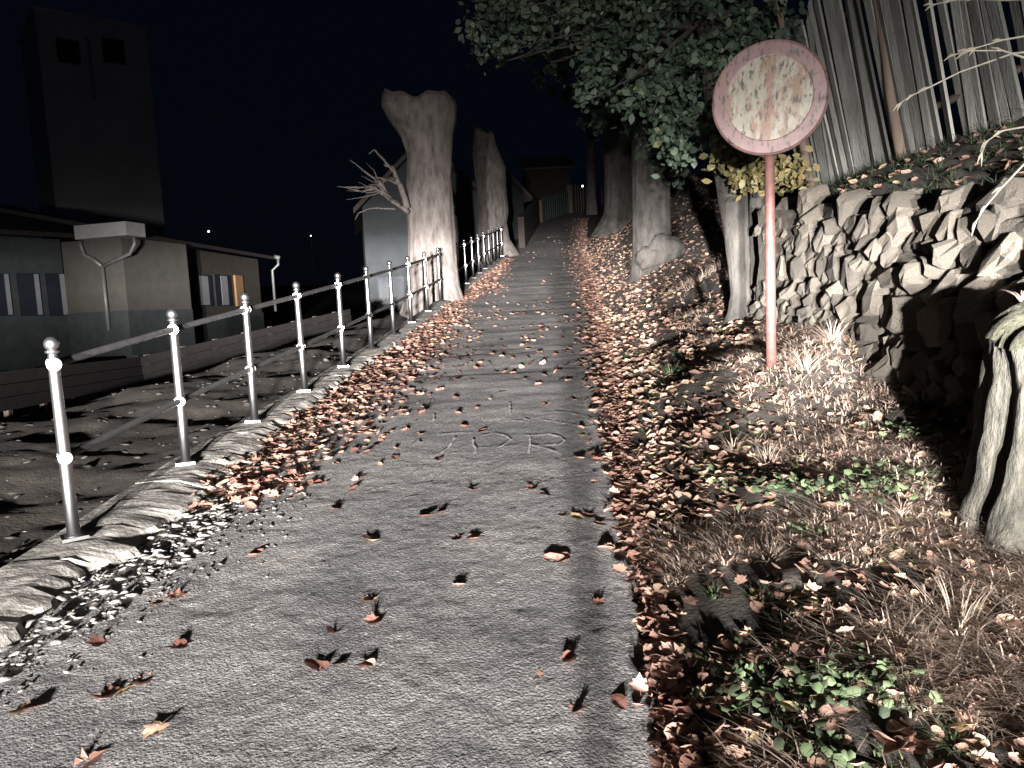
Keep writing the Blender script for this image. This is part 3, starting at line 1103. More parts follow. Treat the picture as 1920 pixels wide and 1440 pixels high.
scatter_mesh('gravel', gp, g_size, M['gravel'], 'pale grit and rubble crumbled beside the near kerb', 'gravel', .25, [pebble(k) for k in range(8)], tone=g_tone, lift=.002)


# ------------------------------------------------------------------ verge plants
def blades(n, h, spread, width, seed, curve=.6, flat=0.0):
    rg = np.random.default_rng(seed)
    V, Fc, T = [np.array([-.004, 0, -.012]), np.array([.004, 0, -.012])], [], [.5, .5]
    for _ in range(n):
        a = rg.uniform(0, 6.28)
        lean = rg.uniform(.15, 1.0) * spread
        hh = h * rg.uniform(.45, 1.1)
        r0 = rg.uniform(0, .25) * spread * h
        d = np.array([math.cos(a), math.sin(a), 0])
        s = np.array([-d[1], d[0], 0])
        p0 = d * r0
        t = rg.random()
        m = len(V)
        K = 4
        for k in range(K + 1):
            u = k / K
            p = p0 + d * hh * lean * (u + curve * u * u) + np.array([0, 0, hh * (u - curve * .55 * u * u)])
            w = width * (1 - .85 * u)
            V += [p - s * w, p + s * w]
            T += [t, t]
        Fc.append((0, 1, m + 1, m))
        for k in range(K):
            Fc.append((m + 2 * k, m + 2 * k + 1, m + 2 * k + 3, m + 2 * k + 2))
    return np.array(V), np.array(Fc), np.array(T)


def herb(n, h, spread, seed):
    """low leafy herb: small oval leaves on short stalks"""
    rg = np.random.default_rng(seed)
    V, Fc, T = [np.array([-.002, 0, -.012]), np.array([.002, 0, -.012])], [], [.5, .5]
    for _ in range(n):
        c = np.array([rg.normal(0, spread * .5), rg.normal(0, spread * .5), h * rg.uniform(.2, 1)])
        nrm = np.array([rg.normal(0, .5), rg.normal(0, .5) - .3, 1.0])
        nrm /= np.linalg.norm(nrm)
        a = np.cross(nrm, rg.normal(0, 1, 3))
        a /= np.linalg.norm(a)
        b = np.cross(nrm, a)
        r = rg.uniform(.011, .02)
        m = len(V)
        for k in range(6):
            an = 2 * math.pi * k / 6
            V.append(c + a * r * 1.25 * math.cos(an) + b * r * math.sin(an) + nrm * .004 * math.cos(2 * an))
        Fc += [(m, m + 1, m + 2, m + 3), (m, m + 3, m + 4, m + 5)]
        V += [c + a * r * 1.2 - nrm * .001, c + a * r * 1.2 + b * .002]
        Fc += [(0, 1, m + 7, m + 6), (m + 6, m + 7, m + 1, m)]
        T += [rg.random()] * 8
    return np.array(V), np.array(Fc), np.array(T)


TUFTS = [  # px, py, kind, height, blades, spread, label, category
    (1800, 1190, 'straw', .30, 46, 1.0, 'large tuft of arching straw-coloured grass below the stump', 'dry grass'),
    (1740, 1145, 'straw', .16, 40, 1.2, 'flattened dry grass clump left of the large straw tuft', 'dry grass'),
    (1440, 870, 'straw', .15, 70, 1.2, 'pinkish dry weed clump at the middle of the right verge', 'dry grass'),
    (1375, 845, 'straw', .13, 60, 1.2, 'low dry weed clump nearest the path leaves', 'dry grass'),
    (1530, 985, 'straw', .13, 80, 1.3, 'wide dead grass patch around the yellow leaf', 'dry grass'),
    (1440, 1050, 'straw', .12, 60, 1.3, 'sparse dead grass left of the dark soil hollow', 'dry grass'),
    (1650, 1150, 'straw', .14, 60, 1.1, 'dead weed clump above the round-leaved green herb', 'dry grass'),
    (1690, 960, 'straw', .13, 60, 1.2, 'dead grass clump in front of the stump shadow', 'dry grass'),
    (1590, 830, 'straw', .12, 50, 1.2, 'dry weeds just below the stone wall', 'dry grass'),
    (1510, 690, 'straw', .17, 70, 1.1, 'dry reddish weeds wrapped around the foot of the sign post', 'dry grass'),
    (1560, 640, 'straw', .17, 60, 1.1, 'dry weeds hanging on the wall right of the sign post', 'dry grass'),
    (1730, 760, 'straw', .16, 50, 1.1, 'dry weeds at the foot of the wall beside its shadow edge', 'dry grass'),
    (1870, 1060, 'straw', .12, 50, 1.2, 'dead grass at the foot of the stump', 'dry grass'),
    (1760, 1300, 'straw', .12, 46, 1.2, 'grey dead weed head on the shaded soil below the straw tuft', 'dry grass'),
    (1900, 1240, 'straw', .12, 40, 1.2, 'dead grass at the right edge of the verge', 'dry grass'),
    (1530, 1345, 'straw', .10, 50, 1.2, 'dead grass clump low in the verge foreground', 'dry grass'),
    (1475, 1190, 'green', .15, 36, .7, 'bright green upright grass tuft left of the dark hollow', 'grass tuft'),
    (1385, 1425, 'green', .10, 60, 1.0, 'bright green grass patch at the bottom edge of the verge', 'grass tuft'),
    (1260, 705, 'green', .12, 60, 1.1, 'green grass patch among red leaves at the path edge', 'grass tuft'),
    (1350, 1250, 'green', .09, 60, 1.2, 'dark green grass beside the asphalt edge', 'grass tuft'),
    (1340, 1120, 'green', .08, 60, 1.2, 'dim green grass patch beside the asphalt edge farther up', 'grass tuft'),
    (1600, 1275, 'herb', .07, 130, .30, 'round-leaved green herb in the verge foreground', 'herb'),
    (1500, 915, 'herb', .07, 90, .30, 'pale green herb in the middle of the verge', 'herb'),
    (1645, 915, 'herb', .06, 60, .18, 'small green herb right of the pale one', 'herb'),
    (1700, 815, 'herb', .08, 50, .16, 'yellowish herb in front of the wall', 'herb'),
    (1570, 1400, 'herb', .05, 60, .20, 'small green herb at the bottom of the verge', 'herb'),
    (1690, 890, 'herb', .06, 60, .2, 'low green herb near the stump', 'herb'),
    (1450, 1290, 'herb', .05, 70, .25, 'green herb spreading left of the round-leaved one', 'herb'),
    (1790, 1400, 'green', .08, 60, 1.2, 'grass patch in the bottom right corner of the verge', 'grass tuft'),
    (1420, 1130, 'green', .10, 60, 1.1, 'green grass between the hollow and the asphalt edge', 'grass tuft'),
    (1520, 995, 'herb', .05, 40, .14, 'tiny green herb above the dark hollow', 'herb')]
for k, (x, yy, kind, h, n, sp, lab, cat) in enumerate(TUFTS):
    p = hit(x, yy)
    s = float(np.linalg.norm(p - C)) / 4.0
    if kind == 'herb':
        V, Fc, T = herb(int(n * 1.5), h, sp * max(s, .7), 900 + k)
        m = M['green']
    else:
        V, Fc, T = blades(int(n * 1.6), h * max(s, .75), sp, .0035 if kind == 'straw' else .004, 900 + k)
        m = M[kind]
    nm = {'straw': 'dry_grass_tuft', 'green': 'grass_tuft', 'herb': 'green_herb'}[kind]
    tag(obj(nm, bulk_mesh(nm, V, Fc, m, False, T), None, (p[0], p[1], p[2] - .01)), lab, cat, {'straw': 'dry tufts on the verge', 'green': 'green tufts on the verge', 'herb': 'herbs on the verge'}[kind])

# thin ground cover of the bank and terrace
Vs, Fs, Ts = [], [], []
off = 0
SB = [blades(9, .085, 1.5, .0028, 2000 + k, .8) for k in range(16)]
cnt = 0
while cnt < 6500:
    y = 1.5 + 10 * RNG.random() ** 1.5
    x = RNG.uniform(float(xr(y)) + .08, WALL_X - .1 if y < 7.6 else 3.6)
    if WALL_X - .12 < x < WALL_X + .2 and y < 7.6:
        continue
    if y > 3.6 and x - float(xr(y)) < .75 + .3 * RNG.random():
        continue
    if y > 4.4 and RNG.random() < .45:
        cnt += 1
        continue
    if fbm(np.array(x * 2.1), np.array(y * 2.1), 55, 3) < (-.10 if y < 4.5 else -.15) + .2 * RNG.random():
        continue
    V, Fc, T = SB[RNG.integers(16)]
    s = RNG.uniform(.5, 1.5) * (1.8 if x > WALL_X else 1)
    Vs.append(V * s + np.array([x, y, float(ground_z(x, y)) - .005]))
    Fs.append(Fc + off)
    Ts.append(np.clip(T * .7 + RNG.uniform(0, .3), 0, 1))
    off += len(V)
    cnt += 1
tag(obj('grass', bulk_mesh('grass', np.concatenate(Vs), np.concatenate(Fs), M['straw'], False, np.concatenate(Ts))), 'thin withered grass growing over the right bank and terrace', 'grass', kind='stuff')
Vs, Fs, Ts = [], [], []
off = 0
for _ in range(900):
    y = 1.5 + 8 * RNG.random() ** 1.3
    x = RNG.uniform(float(xr(y)) + .1, 2.5)
    if fbm(np.array(x * 1.5), np.array(y * 1.5), 58, 3) < .02:
        continue
    V, Fc, T = SB[RNG.integers(16)]
    Vs.append(V * RNG.uniform(.4, 1.1) + np.array([x, y, float(ground_z(x, y)) - .005]))
    Fs.append(Fc + off)
    Ts.append(T)
    off += len(V)
for _ in range(650):
    y = RNG.uniform(2.5, 8)
    x = RNG.uniform(WALL_X + .12, 3.9)
    V, Fc, T = SB[RNG.integers(16)]
    Vs.append(V * RNG.uniform(.6, 1.7) + np.array([x, y, float(ground_z(x, y)) - .005]))
    Fs.append(Fc + off)
    Ts.append(T * .22)
    off += len(V)
tag(obj('green_grass', bulk_mesh('green_grass', np.concatenate(Vs), np.concatenate(Fs), M['green'], False, np.concatenate(Ts))), 'sparse green grass on the right verge and on the terrace above the wall', 'grass', kind='stuff')


# ------------------------------------------------------------------ rusty road sign
sb = at_depth(1446, 690, 5.5)
sb[2] = float(ground_z(sb[0], sb[1])) - .02
sc = at_depth(1443, 187, 5.45)
sign = thing('road_sign', 'round rusty sign with faded red rim and stained white face on a red post', 'sign', sb)
top = at_depth(1441, 92, 5.5)
MB(sb).tube([sb + [0, 0, -.25], sb + (top - sb) * .5, top], .036, 16).build('post', M['post_red'], sign, True)
yaw = math.atan2(sc[0] - (-.3), sc[1])
ux = np.array([math.cos(yaw), -math.sin(yaw), 0])
uz = np.array([-.012, 0, 1.0])
uy = -np.cross(uz, ux)          # pointing away from the viewer
uy = uy / np.linalg.norm(uy)
if uy[1] < 0: uy = -uy
fc = sc - sb - uy * .05


def disc(prof, n=72):
    """profile of (radius, depth towards the viewer) revolved round the sign axis; local X right, Z up"""
    V, Fc = [], []
    for r, d in prof:
        for k in range(n):
            a = 2 * math.pi * k / n
            V.append((r * math.cos(a), -d, r * math.sin(a)))
    for i in range(len(prof) - 1):
        for k in range(n):
            Fc.append((i * n + k, i * n + (k + 1) % n, (i + 1) * n + (k + 1) % n, (i + 1) * n + k))
    return V, Fc


V, Fc = disc([(.298, .0), (.298, .006), (.305, .008), (.388, .008), (.400, .016), (.406, .010), (.406, -.022), (.393, -.022), (.388, -.002), (.001, -.004)])
rim = obj('rim', new_mesh('rim', V, Fc, M['sign_red'], False), sign, fc)
V, Fc = disc([(.2975, .001), (.2975, .0055), (.22, .0065), (.08, .006), (.0005, .006)])
face = obj('face', new_mesh('face', V, Fc, M['sign_white'], False), sign, fc)
for o in (rim, face):
    o.rotation_euler = (0, 0.012, -yaw)
for dz in (.30, -.30):
    b = sc - sb + np.array([0, 0, dz])
    MB().obox(b, ux, uy, np.array([0, 0, 1.0]), (-.06, -.05, -.02), (.06, .045, .02)).build('clamp', M['post_red'], sign)


# ------------------------------------------------------------------ dry stone wall
wall = thing('stone_wall', 'rough retaining wall of tan rubble stones behind the sign', 'stone wall', (WALL_X, 5, .9))
wb = np.array([WALL_X, 5, .9])


def rock(sx, sy, sz, seed):
    """rounded block with knocked-off corners"""
    rg = np.random.default_rng(seed)
    n, m = 9, 5
    V = [(0, 0, -sz)]
    sq = lambda q, e: math.copysign(abs(q) ** e, q)
    for i in range(1, m + 1):
        ph = -math.pi / 2 + math.pi * i / (m + 1)
        for k in range(n):
            a = 2 * math.pi * (k + .3 * (i % 2)) / n
            q = 1 + .20 * float(fbm(np.array(k * .9 + seed * 3.3), np.array(i * .9), seed, 2)) + rg.normal(0, .085)
            V.append((sx * q * sq(math.cos(ph), .35) * sq(math.cos(a), .5), sy * q * sq(math.cos(ph), .35) * sq(math.sin(a), .5), sz * q * sq(math.sin(ph), .5)))
    V.append((0, 0, sz))
    Fc = [(0, 1 + (k + 1) % n, 1 + k) for k in range(n)]
    for i in range(m - 1):
        for k in range(n):
            Fc.append((1 + i * n + k, 1 + i * n + (k + 1) % n, 1 + (i + 1) * n + (k + 1) % n, 1 + (i + 1) * n + k))
    b0 = 1 + (m - 1) * n
    Fc += [(b0 + k, b0 + (k + 1) % n, len(V) - 1) for k in range(n)]
    return V, Fc


core_y = np.linspace(2.2, 7.8, 29)
V, Fc = [], []
for i, yy in enumerate(core_y):
    b_ = float(ground_z(WALL_X - .25, yy))
    t_ = float(wall_top(yy)) - .04
    for k in range(7):
        zz = b_ - .2 + (t_ - b_ + .2) * k / 6
        bump_ = .03 * float(fbm(np.array(yy * 6), np.array(zz * 6), 71, 2))
        V.append((WALL_X - .062 + .06 * (zz - 1.2) * .6 + bump_ - wb[0], yy - wb[1], zz - wb[2]))
    if i:
        for k in range(6):
            Fc.append((i * 7 + k, (i - 1) * 7 + k, (i - 1) * 7 + k + 1, i * 7 + k + 1))
obj('core', new_mesh('core', V, Fc, M['mortar'], True), wall)
ROCKS = []
for k in range(18):
    V, Fc = rock(1, 1, 1, 700 + k)
    ROCKS.append(new_mesh('stone', V, Fc, M['stone'], False))
ns = 0
zrow = 0
row = 0
while zrow < 1.9:
    rh = random.choice([.08, .10, .12, .15, .20])
    yv = 2.3 + random.uniform(0, .1)
    while yv < 7.75:
        L = random.uniform(.12, .38)
        z0 = float(ground_z(WALL_X - .2, yv)) - .05 + zrow + rh / 2
        if z0 < float(wall_top(yv)) + .06 - .10 * random.random():
            o = obj('stone', ROCKS[random.randrange(18)], wall)
            batter = .10 * (z0 - 1.2)
            dx = random.uniform(-.05, .05) - batter * -.6 + (.09 if 6.2 < yv else 0) * math.sin(yv)
            o.location = (WALL_X - .035 + dx - wb[0], yv + L / 2 - wb[1], z0 - wb[2])
            o.scale = (random.uniform(.10, .14), L / 2 * 1.10, rh / 2 * 1.25)
            o.rotation_euler = (random.gauss(-.30, .22), random.gauss(0, .12), random.gauss(0, .2))
            ns += 1
        yv += L
    zrow += rh
    row += 1
# big slab set upright at the foot
slab = at_depth(1625, 665, 5.35)
V, Fc = rock(1, 1, 1, 777)
o = obj('stone', new_mesh('stone', V, Fc, M['stone'], False), wall)
o.location = slab + np.array([.08, 0, -.02]) - wb
o.scale = (.10, .21, .27)
o.rotation_euler = (.25, .05, .15)


# ------------------------------------------------------------------ slatted garden fence on the terrace
fA, fB = at_depth(1512, 372, 8.2), at_depth(1965, 215, 4.75)
fence = thing('slat_fence', 'weathered grey garden fence of upright wooden slats leaning over the stone wall', 'fence', fA)
fd = fB - fA
Lf = np.linalg.norm(fd[:2])
fd_ = np.array([fd[0], fd[1], 0]) / Lf
lean = math.radians(11)
up = np.array([-math.sin(lean), 0, math.cos(lean)])
nrm = np.cross(fd_, up)
s = 0.0
k = 0
SL = []
for q in range(6):
    w = .5
    SL.append(q)
while s < Lf + 1.2:
    w = random.uniform(.05, .12)
    far = s < 2.3
    if far: w *= 1.15
    h = (1.75 if far else 2.0) + random.uniform(-.10, .12) - (.25 if s < .3 else 0)
    bz = random.uniform(-.10, .06)
    o0 = fA + fd * (s / Lf) - fA
    tilt = random.gauss(0, .028)
    u2 = up + fd_ * tilt
    mb = MB()
    th = .012
    pts = [(0, bz), (w, bz + random.uniform(-.03, .03)), (w, h - random.uniform(0, .09)), (w * random.uniform(.3, .7), h), (0, h - random.uniform(0, .09))]
    yw, of_ = random.gauss(0, .22), random.gauss(0, .010)
    V = [o0 + fd_ * a + u2 * b + nrm * (q_ * th + of_ + yw * (a - w / 2) + .012 * math.sin(b * 2 + s * 9)) for q_ in (-1, 1) for a, b in pts]
    n5 = 5
    Fc = [tuple(range(5)), tuple(range(9, 4, -1))] + [(i, (i + 1) % 5 + 0, (i + 1) % 5 + 5, i + 5) for i in range(5)]
    mb.add(V, Fc).build('slat', M['slat'], fence)
    s += w + random.choice([.008, .015, .025, .035, .05])
for hh in (.35, 1.45):
    a = fA - fA + up * hh + nrm * .035 * (1 if nrm[0] > 0 else -1)
    MB().tube([a, a + fd * 1.15], .03, 6).build('cross_rail', M['old_wood'], fence)
pp = at_depth(1712, 312, 6.3)
for q, r in ((at_depth(1715, 330, 6.35), .048), (at_depth(1540, 380, 7.9), .04)):
    b = q - fA
    twm = MB()
    twig(twm, b - up * .3 - np.array([.07, 0, 0]), b + up * 2.3 - np.array([.09, 0, 0]), r * 1.2, r * .8, 61, 8, .012, 9)
    twm.build('fence_post', M['old_wood'], fence, True)


# ------------------------------------------------------------------ stump at the right edge
sx0 = at_depth(2032, 1030, 3.2)
sx0[2] = float(ground_z(sx0[0], sx0[1]))
stump = thing('tree_stump', 'weathered ridged tree stump with mossy top at the right edge', 'stump', sx0)


def stump_pt(a, f, extra=0.0):
    r = .36 + .16 * (1 - f) ** 3
    g = abs(math.sin(a * 7 + .8 * math.sin(f * 2.5 + a)))          # buttress ridges
    r += .06 * (g - .5) * (1.15 - .5 * f) + .05 * float(fbm(np.array(a * 7.0), np.array(f * 1.6), 88, 3)) + .035 * float(fbm(np.array(a * 21.0), np.array(f * 4.5), 89, 3))
    z = -.15 + f * 1.0 + f * f * (.08 * math.cos(a - .4) + .05 * float(fbm(np.array(a * 3.0), np.array(.5), 90, 2)))
    return np.array([(r + extra) * math.cos(a), (r + extra) * math.sin(a), z])


n, lv = 96, 22
V = [stump_pt(2 * math.pi * (k % n) / n, i / lv) for i in range(lv + 1) for k in range(n)]
Fc = [(i * n + k, i * n + (k + 1) % n, (i + 1) * n + (k + 1) % n, (i + 1) * n + k) for i in range(lv) for k in range(n)]
obj('trunk', new_mesh('trunk', V, Fc, M['stump'], True), stump)
Vm, Fm = [], []
for j in range(10):
    t_ = j / 9
    for k in range(n):
        a = 2 * math.pi * k / n
        p = stump_pt(a, .985, .010 * (1 - t_))
        c_ = math.cos(t_ * math.pi / 2)
        q = np.array([p[0] * (c_ * .98 + .02), p[1] * (c_ * .98 + .02), p[2] + .14 * math.sin(t_ * math.pi / 2)])
        q += .05 * t_ * np.array([0, 0, float(fbm(np.array(q[0] * 9), np.array(q[1] * 9), 93, 3))])
        Vm.append(q)
for j in range(9):
    for k in range(n):
        Fm.append((j * n + k, j * n + (k + 1) % n, (j + 1) * n + (k + 1) % n, (j + 1) * n + k))
Fm.append(tuple(range(9 * n, 10 * n)))
obj('moss_cap', new_mesh('moss_cap', Vm, Fm, M['moss'], True), stump)
for q, (kx, ky) in enumerate(((-.22, -.15), (-.05, -.22), (-.28, .02), (-.12, -.05))):
    Vb, Fb_, Tb = blades(40, .06, 1.3, .0022, 3300 + q)
    tz = .98 if q else .93
    obj('moss_tuft', bulk_mesh('moss_tuft', Vb, Fb_, M['straw'], False, Tb * .6), stump, (kx, ky, tz - .03))
yl = obj('fallen_leaf', LEAF_ME[1], None, tuple(sx0 + np.array([-.27, -.22, .90])))
yl.scale = (1.0, 1.0, 1.0)
yl.rotation_euler = (.8, -.3, .6)
tag(yl, 'pale yellow leaf caught on the mossy top of the stump', 'leaf')


# ------------------------------------------------------------------ grass stalks hanging in at the upper right
def stalks(lines, label, depth):
    b = at_depth(*lines[0][0], depth)
    mb = MB()
    for j, ln in enumerate(lines):
        P = [at_depth(x, y, depth) for x, y in ln]
        m = len(P)
        mb.tube(P, [.0045 - .003 * i / (m - 1) for i in range(m)], 5)
        for i in range(m // 2, m):   # seed heads
            for q in range(2):
                d = (P[i] - P[i - 1]) / np.linalg.norm(P[i] - P[i - 1])
                e = P[i] + d * .035 + np.array([random.uniform(-.012, .012), 0, random.uniform(-.02, .006)])
                mb.tube([P[i] - d * .01 * q, (P[i] + e) / 2 + np.array([0, 0, .004]), e], [.002, .0035, .001], 4)
    return tag(mb.build('grass_stalk', M['stalk']), label, 'grass stalk', 'stalks leaning in from the right')



stalks([[(2010, 120), (1920, 108), (1880, 95), (1820, 95), (1790, 102)][::1], [(2010, 60), (1920, 68), (1880, 75), (1830, 90), (1812, 98)]], 'dry grass stalks with seed heads across the upper right of the slat fence', 2.6)
stalks([[(2010, 90), (1900, 100), (1800, 135), (1740, 165), (1712, 178), (1692, 190)]], 'long thin grass stalk reaching left in front of the slat fence', 2.7)
stalks([[(2000, 280), (1920, 308), (1880, 350), (1850, 385), (1830, 415)]], 'drooping grass stalk above the stump', 2.4)
stalks([[(2000, 215), (1920, 238), (1880, 245), (1850, 265), (1842, 285)]], 'short drooping grass stalk at the foot of the slat fence', 2.5)
stalks([[(1960, -5), (1890, 0), (1830, -2), (1790, 0), (1752, 8)]], 'grass stalk tip at the top right corner', 2.6)


# ------------------------------------------------------------------ trees on the right
def leafy(points, r, n, seed, material_key, size, parent=None, name='crown'):
    """leaf faces clumped through the given ellipsoids (centre, radii)"""
    rg = np.random.default_rng(seed)
    Vs, Ts = [], []
    vol = np.array([np.prod(q[1]) ** .75 for q in points])
    vol = vol / vol.sum()
    cnts = (vol * n).astype(int)
    for (c, rad), m in zip(points, cnts):
        # clumps, then leaves round each clump
        nc = max(4, m // 34)
        u = rg.normal(0, 1, (nc, 3))
        u /= np.linalg.norm(u, axis=1)[:, None]
        cc = np.asarray(c) + u * (rg.random((nc, 1)) ** .45) * np.asarray(rad)
        idx = rg.integers(nc, size=m)
        p = cc[idx] + rg.normal(0, .085, (m, 3))
        nrm = rg.normal(0, 1, (m, 3)) + np.array([0, -.7, .3])
        nrm /= np.linalg.norm(nrm, axis=1)[:, None]
        a = np.cross(nrm, rg.normal(0, 1, (m, 3)))
        a /= np.linalg.norm(a, axis=1)[:, None]
        b = np.cross(nrm, a)
        s = size * rg.uniform(.45, 1.35, (m, 1))
        q = np.stack([p - a * s, p - b * s * .62 - a * s * .25, p - b * s * .55 + a * s * .4, p + a * s * 1.1, p + b * s * .55 + a * s * .4, p + b * s * .62 - a * s * .25], 1)
        q[:, 0] += nrm * s * .15
        q[:, 3] -= nrm * s * .25
        Vs.append(q.reshape(-1, 3))
        Ts.append(np.repeat(np.clip(rg.random(nc)[idx] * .55 + rg.random(m) * .45, 0, 1), 6))
    V = np.concatenate(Vs)
    k = len(V) // 6
    Fc = np.arange(k * 6).reshape(k, 6)
    me = bulk_mesh(name, V, Fc, M[material_key], False, np.concatenate(Ts))
    return obj(name, me, parent)


def blob(x, y, d, rx, ry, rz):
    return (at_depth(x, y, d), (rx, ry, rz))


# tree beside the sign
tA = thing('leafy_tree', 'slim grey tree with overhanging dark green crown right beside the sign', 'tree')
rowsA = [(640, 1335, 1440), (610, 1352, 1428), (585, 1364, 1412), (550, 1370, 1405), (500, 1366, 1404), (450, 1360, 1403), (400, 1352, 1402), (340, 1342, 1400), (260, 1330, 1395), (150, 1318, 1385), (20, 1305, 1370), (-60, 1300, 1360)]
V, Fc = outline_trunk(rowsA, 8.2, None, seed=8, ridge=.03)
obj('trunk', new_mesh('trunk', V, Fc, M['smooth_bark'], True), tA)
rowsA2 = [(640, 1385, 1440), (600, 1398, 1432), (540, 1404, 1430), (450, 1404, 1434), (380, 1406, 1440), (300, 1412, 1450), (200, 1425, 1460), (60, 1440, 1470)]
V, Fc = outline_trunk(rowsA2, 8.35, None, seed=9, ridge=.05)
obj('trunk', new_mesh('trunk', V, Fc, M['smooth_bark'], True), tA)
for k, (a, b, r) in enumerate([((1370, 150, 8.2), (1150, 40, 8.8), .06), ((1350, 60, 8.2), (1000, -10, 9.2), .06), ((1330, 20, 8.2), (1180, 150, 8.0), .04), ((1400, 120, 8.3), (1500, 20, 7.8), .05), ((1365, 200, 8.2), (1300, 280, 7.6), .03)]):
    mb = MB()
    twig(mb, at_depth(*a), at_depth(*b), r, r * .25, 400 + k, 9, .05)
    mb.build('limb', M['smooth_bark'], tA, True)
for k in range(26):
    mb = MB()
    ex, ey = random.uniform(900, 1480), random.uniform(-20, 230)
    ey = min(ey, 110) if ex < 1080 else ey
    sx_, sy_ = ex + (1350 - ex) * random.uniform(.35, .6) , ey * .5 + random.uniform(-40, 20)
    twig(mb, at_depth(sx_, sy_, 8.4), at_depth(ex, ey, random.uniform(7.8, 8.9)), .016, .004, 4400 + k, 7, .07)
    mb.build('twig', M['smooth_bark'], tA, True)
ptsA = [blob(1010, 10, 9.0, .85, .7, .45), blob(915, 50, 9.2, .42, .4, .32), blob(890, 85, 9.2, .20, .25, .16), blob(960, 70, 9.1, .35, .4, .25), blob(1110, 70, 8.6, .65, .7, .55), blob(1095, 140, 8.4, .25, .3, .32), blob(1200, 30, 8.2, .9, .9, .6), blob(1230, 150, 8.4, .55, .6, .5),
        blob(1330, 60, 7.8, .8, .8, .6), blob(1330, 200, 7.9, .55, .6, .55), blob(1440, 40, 7.6, .7, .6, .55), blob(1250, 240, 8.6, .30, .4, .35), blob(1300, 290, 7.8, .25, .3, .25), blob(1390, 270, 8.0, .35, .3, .3), blob(1190, 180, 8.8, .25, .3, .3), blob(1500, 120, 8.2, .35, .3, .5),
        blob(1050, -90, 8.8, 1.2, .9, .6), blob(1350, -120, 8.0, 1.4, 1.2, .8)]
leafy(ptsA, 1, 9500, 31, 'foliage', .046, tA)
for q, bl in enumerate((blob(1385, 312, 7.4, .26, .2, .11), blob(1470, 318, 7.4, .18, .2, .13), blob(1420, 325, 7.35, .2, .15, .08))):
    tag(leafy([bl], 1, 210, 32 + q * 100, 'yellow_foliage', .042, tA, 'yellow_spray'), kind='stuff')

# middle tree
tB = thing('leafy_tree', 'thick grey trunk with swollen root burr, second tree up the right bank', 'tree')
rowsB = [(535, 1172, 1290), (515, 1182, 1278), (480, 1186, 1266), (440, 1187, 1258), (380, 1186, 1256), (320, 1185, 1255), (260, 1186, 1254), (150, 1186, 1250), (0, 1190, 1246)]
V, Fc = outline_trunk(rowsB, 14.2, None, seed=12, ridge=.035)
obj('trunk', new_mesh('trunk', V, Fc, M['smooth_bark'], True), tB)
for q, (x, yy, r) in enumerate(((1248, 470, .34), (1282, 490, .26), (1222, 486, .30))):
    c = at_depth(x, yy, 13.98)
    V, Fc = [], []
    for i in range(15):
        for k in range(22):
            ph, an = math.pi * i / 14, 2 * math.pi * k / 22
            rr = r * (1 + .55 * float(fbm(np.array(math.cos(an) * 1.6 + 5 + q * 3), np.array(math.sin(an) * 1.6 + ph * 1.3), 63 + q, 3)))
            V.append(c + np.array([rr * 1.15 * math.sin(ph) * math.cos(an), rr * math.sin(ph) * math.sin(an), -rr * .8 * math.cos(ph)]))
    for i in range(14):
        for k in range(22):
            Fc.append((i * 22 + k, i * 22 + (k + 1) % 22, (i + 1) * 22 + (k + 1) % 22, (i + 1) * 22 + k))
    MB().add(V, Fc).build('root_burr', M['smooth_bark'], tB, True)
leafy([blob(1220, 200, 13.5, 1.4, 1.2, .9), blob(1150, 60, 14, 1.8, 1.5, 1.3), blob(1320, 120, 13, 1.5, 1.4, 1.2), blob(1220, 265, 13.6, .6, .5, .35), blob(1290, 310, 13.2, .5, .5, .3), blob(1080, -60, 14, 2, 1.5, 1)], 1, 7000, 33, 'foliage', .07, tB)

# farther trunks up the lane
tC = thing('leafy_tree', 'dark mossy trunk with flared base, third tree up the right bank', 'tree')
rowsC = [(440, 1108, 1205), (420, 1120, 1198), (400, 1132, 1192), (375, 1135, 1187), (330, 1134, 1186), (280, 1132, 1185), (200, 1132, 1182), (60, 1136, 1176)]
V, Fc = outline_trunk(rowsC, 24.5, None, seed=14, ridge=.06)
obj('trunk', new_mesh('trunk', V, Fc, M['smooth_bark'], True), tC)
leafy([blob(1160, 150, 24, 2.4, 2, 1.6), blob(1060, 60, 25, 3, 2, 2), blob(1240, 120, 24, 2.5, 2, 2)], 1, 3500, 34, 'foliage', .10, tC)
for lab, rows, dd in (('thin dark trunk at the top of the lane, left of the mossy trunk', [(402, 1098, 1122), (370, 1100, 1118), (300, 1100, 1116), (150, 1102, 1114)], 40),):
    t = thing('leafy_tree', lab, 'tree')
    V, Fc = outline_trunk(rows, dd, None, seed=15, ridge=.05, n=16)
    obj('trunk', new_mesh('trunk', V, Fc, M['smooth_bark'], True), t)
    leafy([blob(1110, 120, dd, 4, 3, 3)], 1, 1500, 36, 'foliage', .14, t)


# the person taking the photograph
ps = thing('person', 'person in dark jacket and trousers standing at the viewpoint with raised forearms', 'person', (.15, -.5, float(pz(-.5))))


def skin_body(name, joints, bones, material, parent, root=0, sub=2):
    me = bpy.data.meshes.new(name)
    me.from_pydata([j[:3] for j in joints], bones, [])
    me.update()
    me.materials.append(material)
    o = obj(name, me, parent)
    md = o.modifiers.new('skin', 'SKIN')
    if not me.skin_vertices:
        me.skin_vertices.new() if hasattr(me.skin_vertices, 'new') else None
    md.use_smooth_shade = True
    for i, j in enumerate(joints):
        me.skin_vertices[0].data[i].radius = (j[3], j[4] if len(j) > 4 else j[3])
        me.skin_vertices[0].data[i].use_root = (i == root)
    sb_ = o.modifiers.new('subdivision', 'SUBSURF')
    sb_.levels = sb_.render_levels = sub
    return o


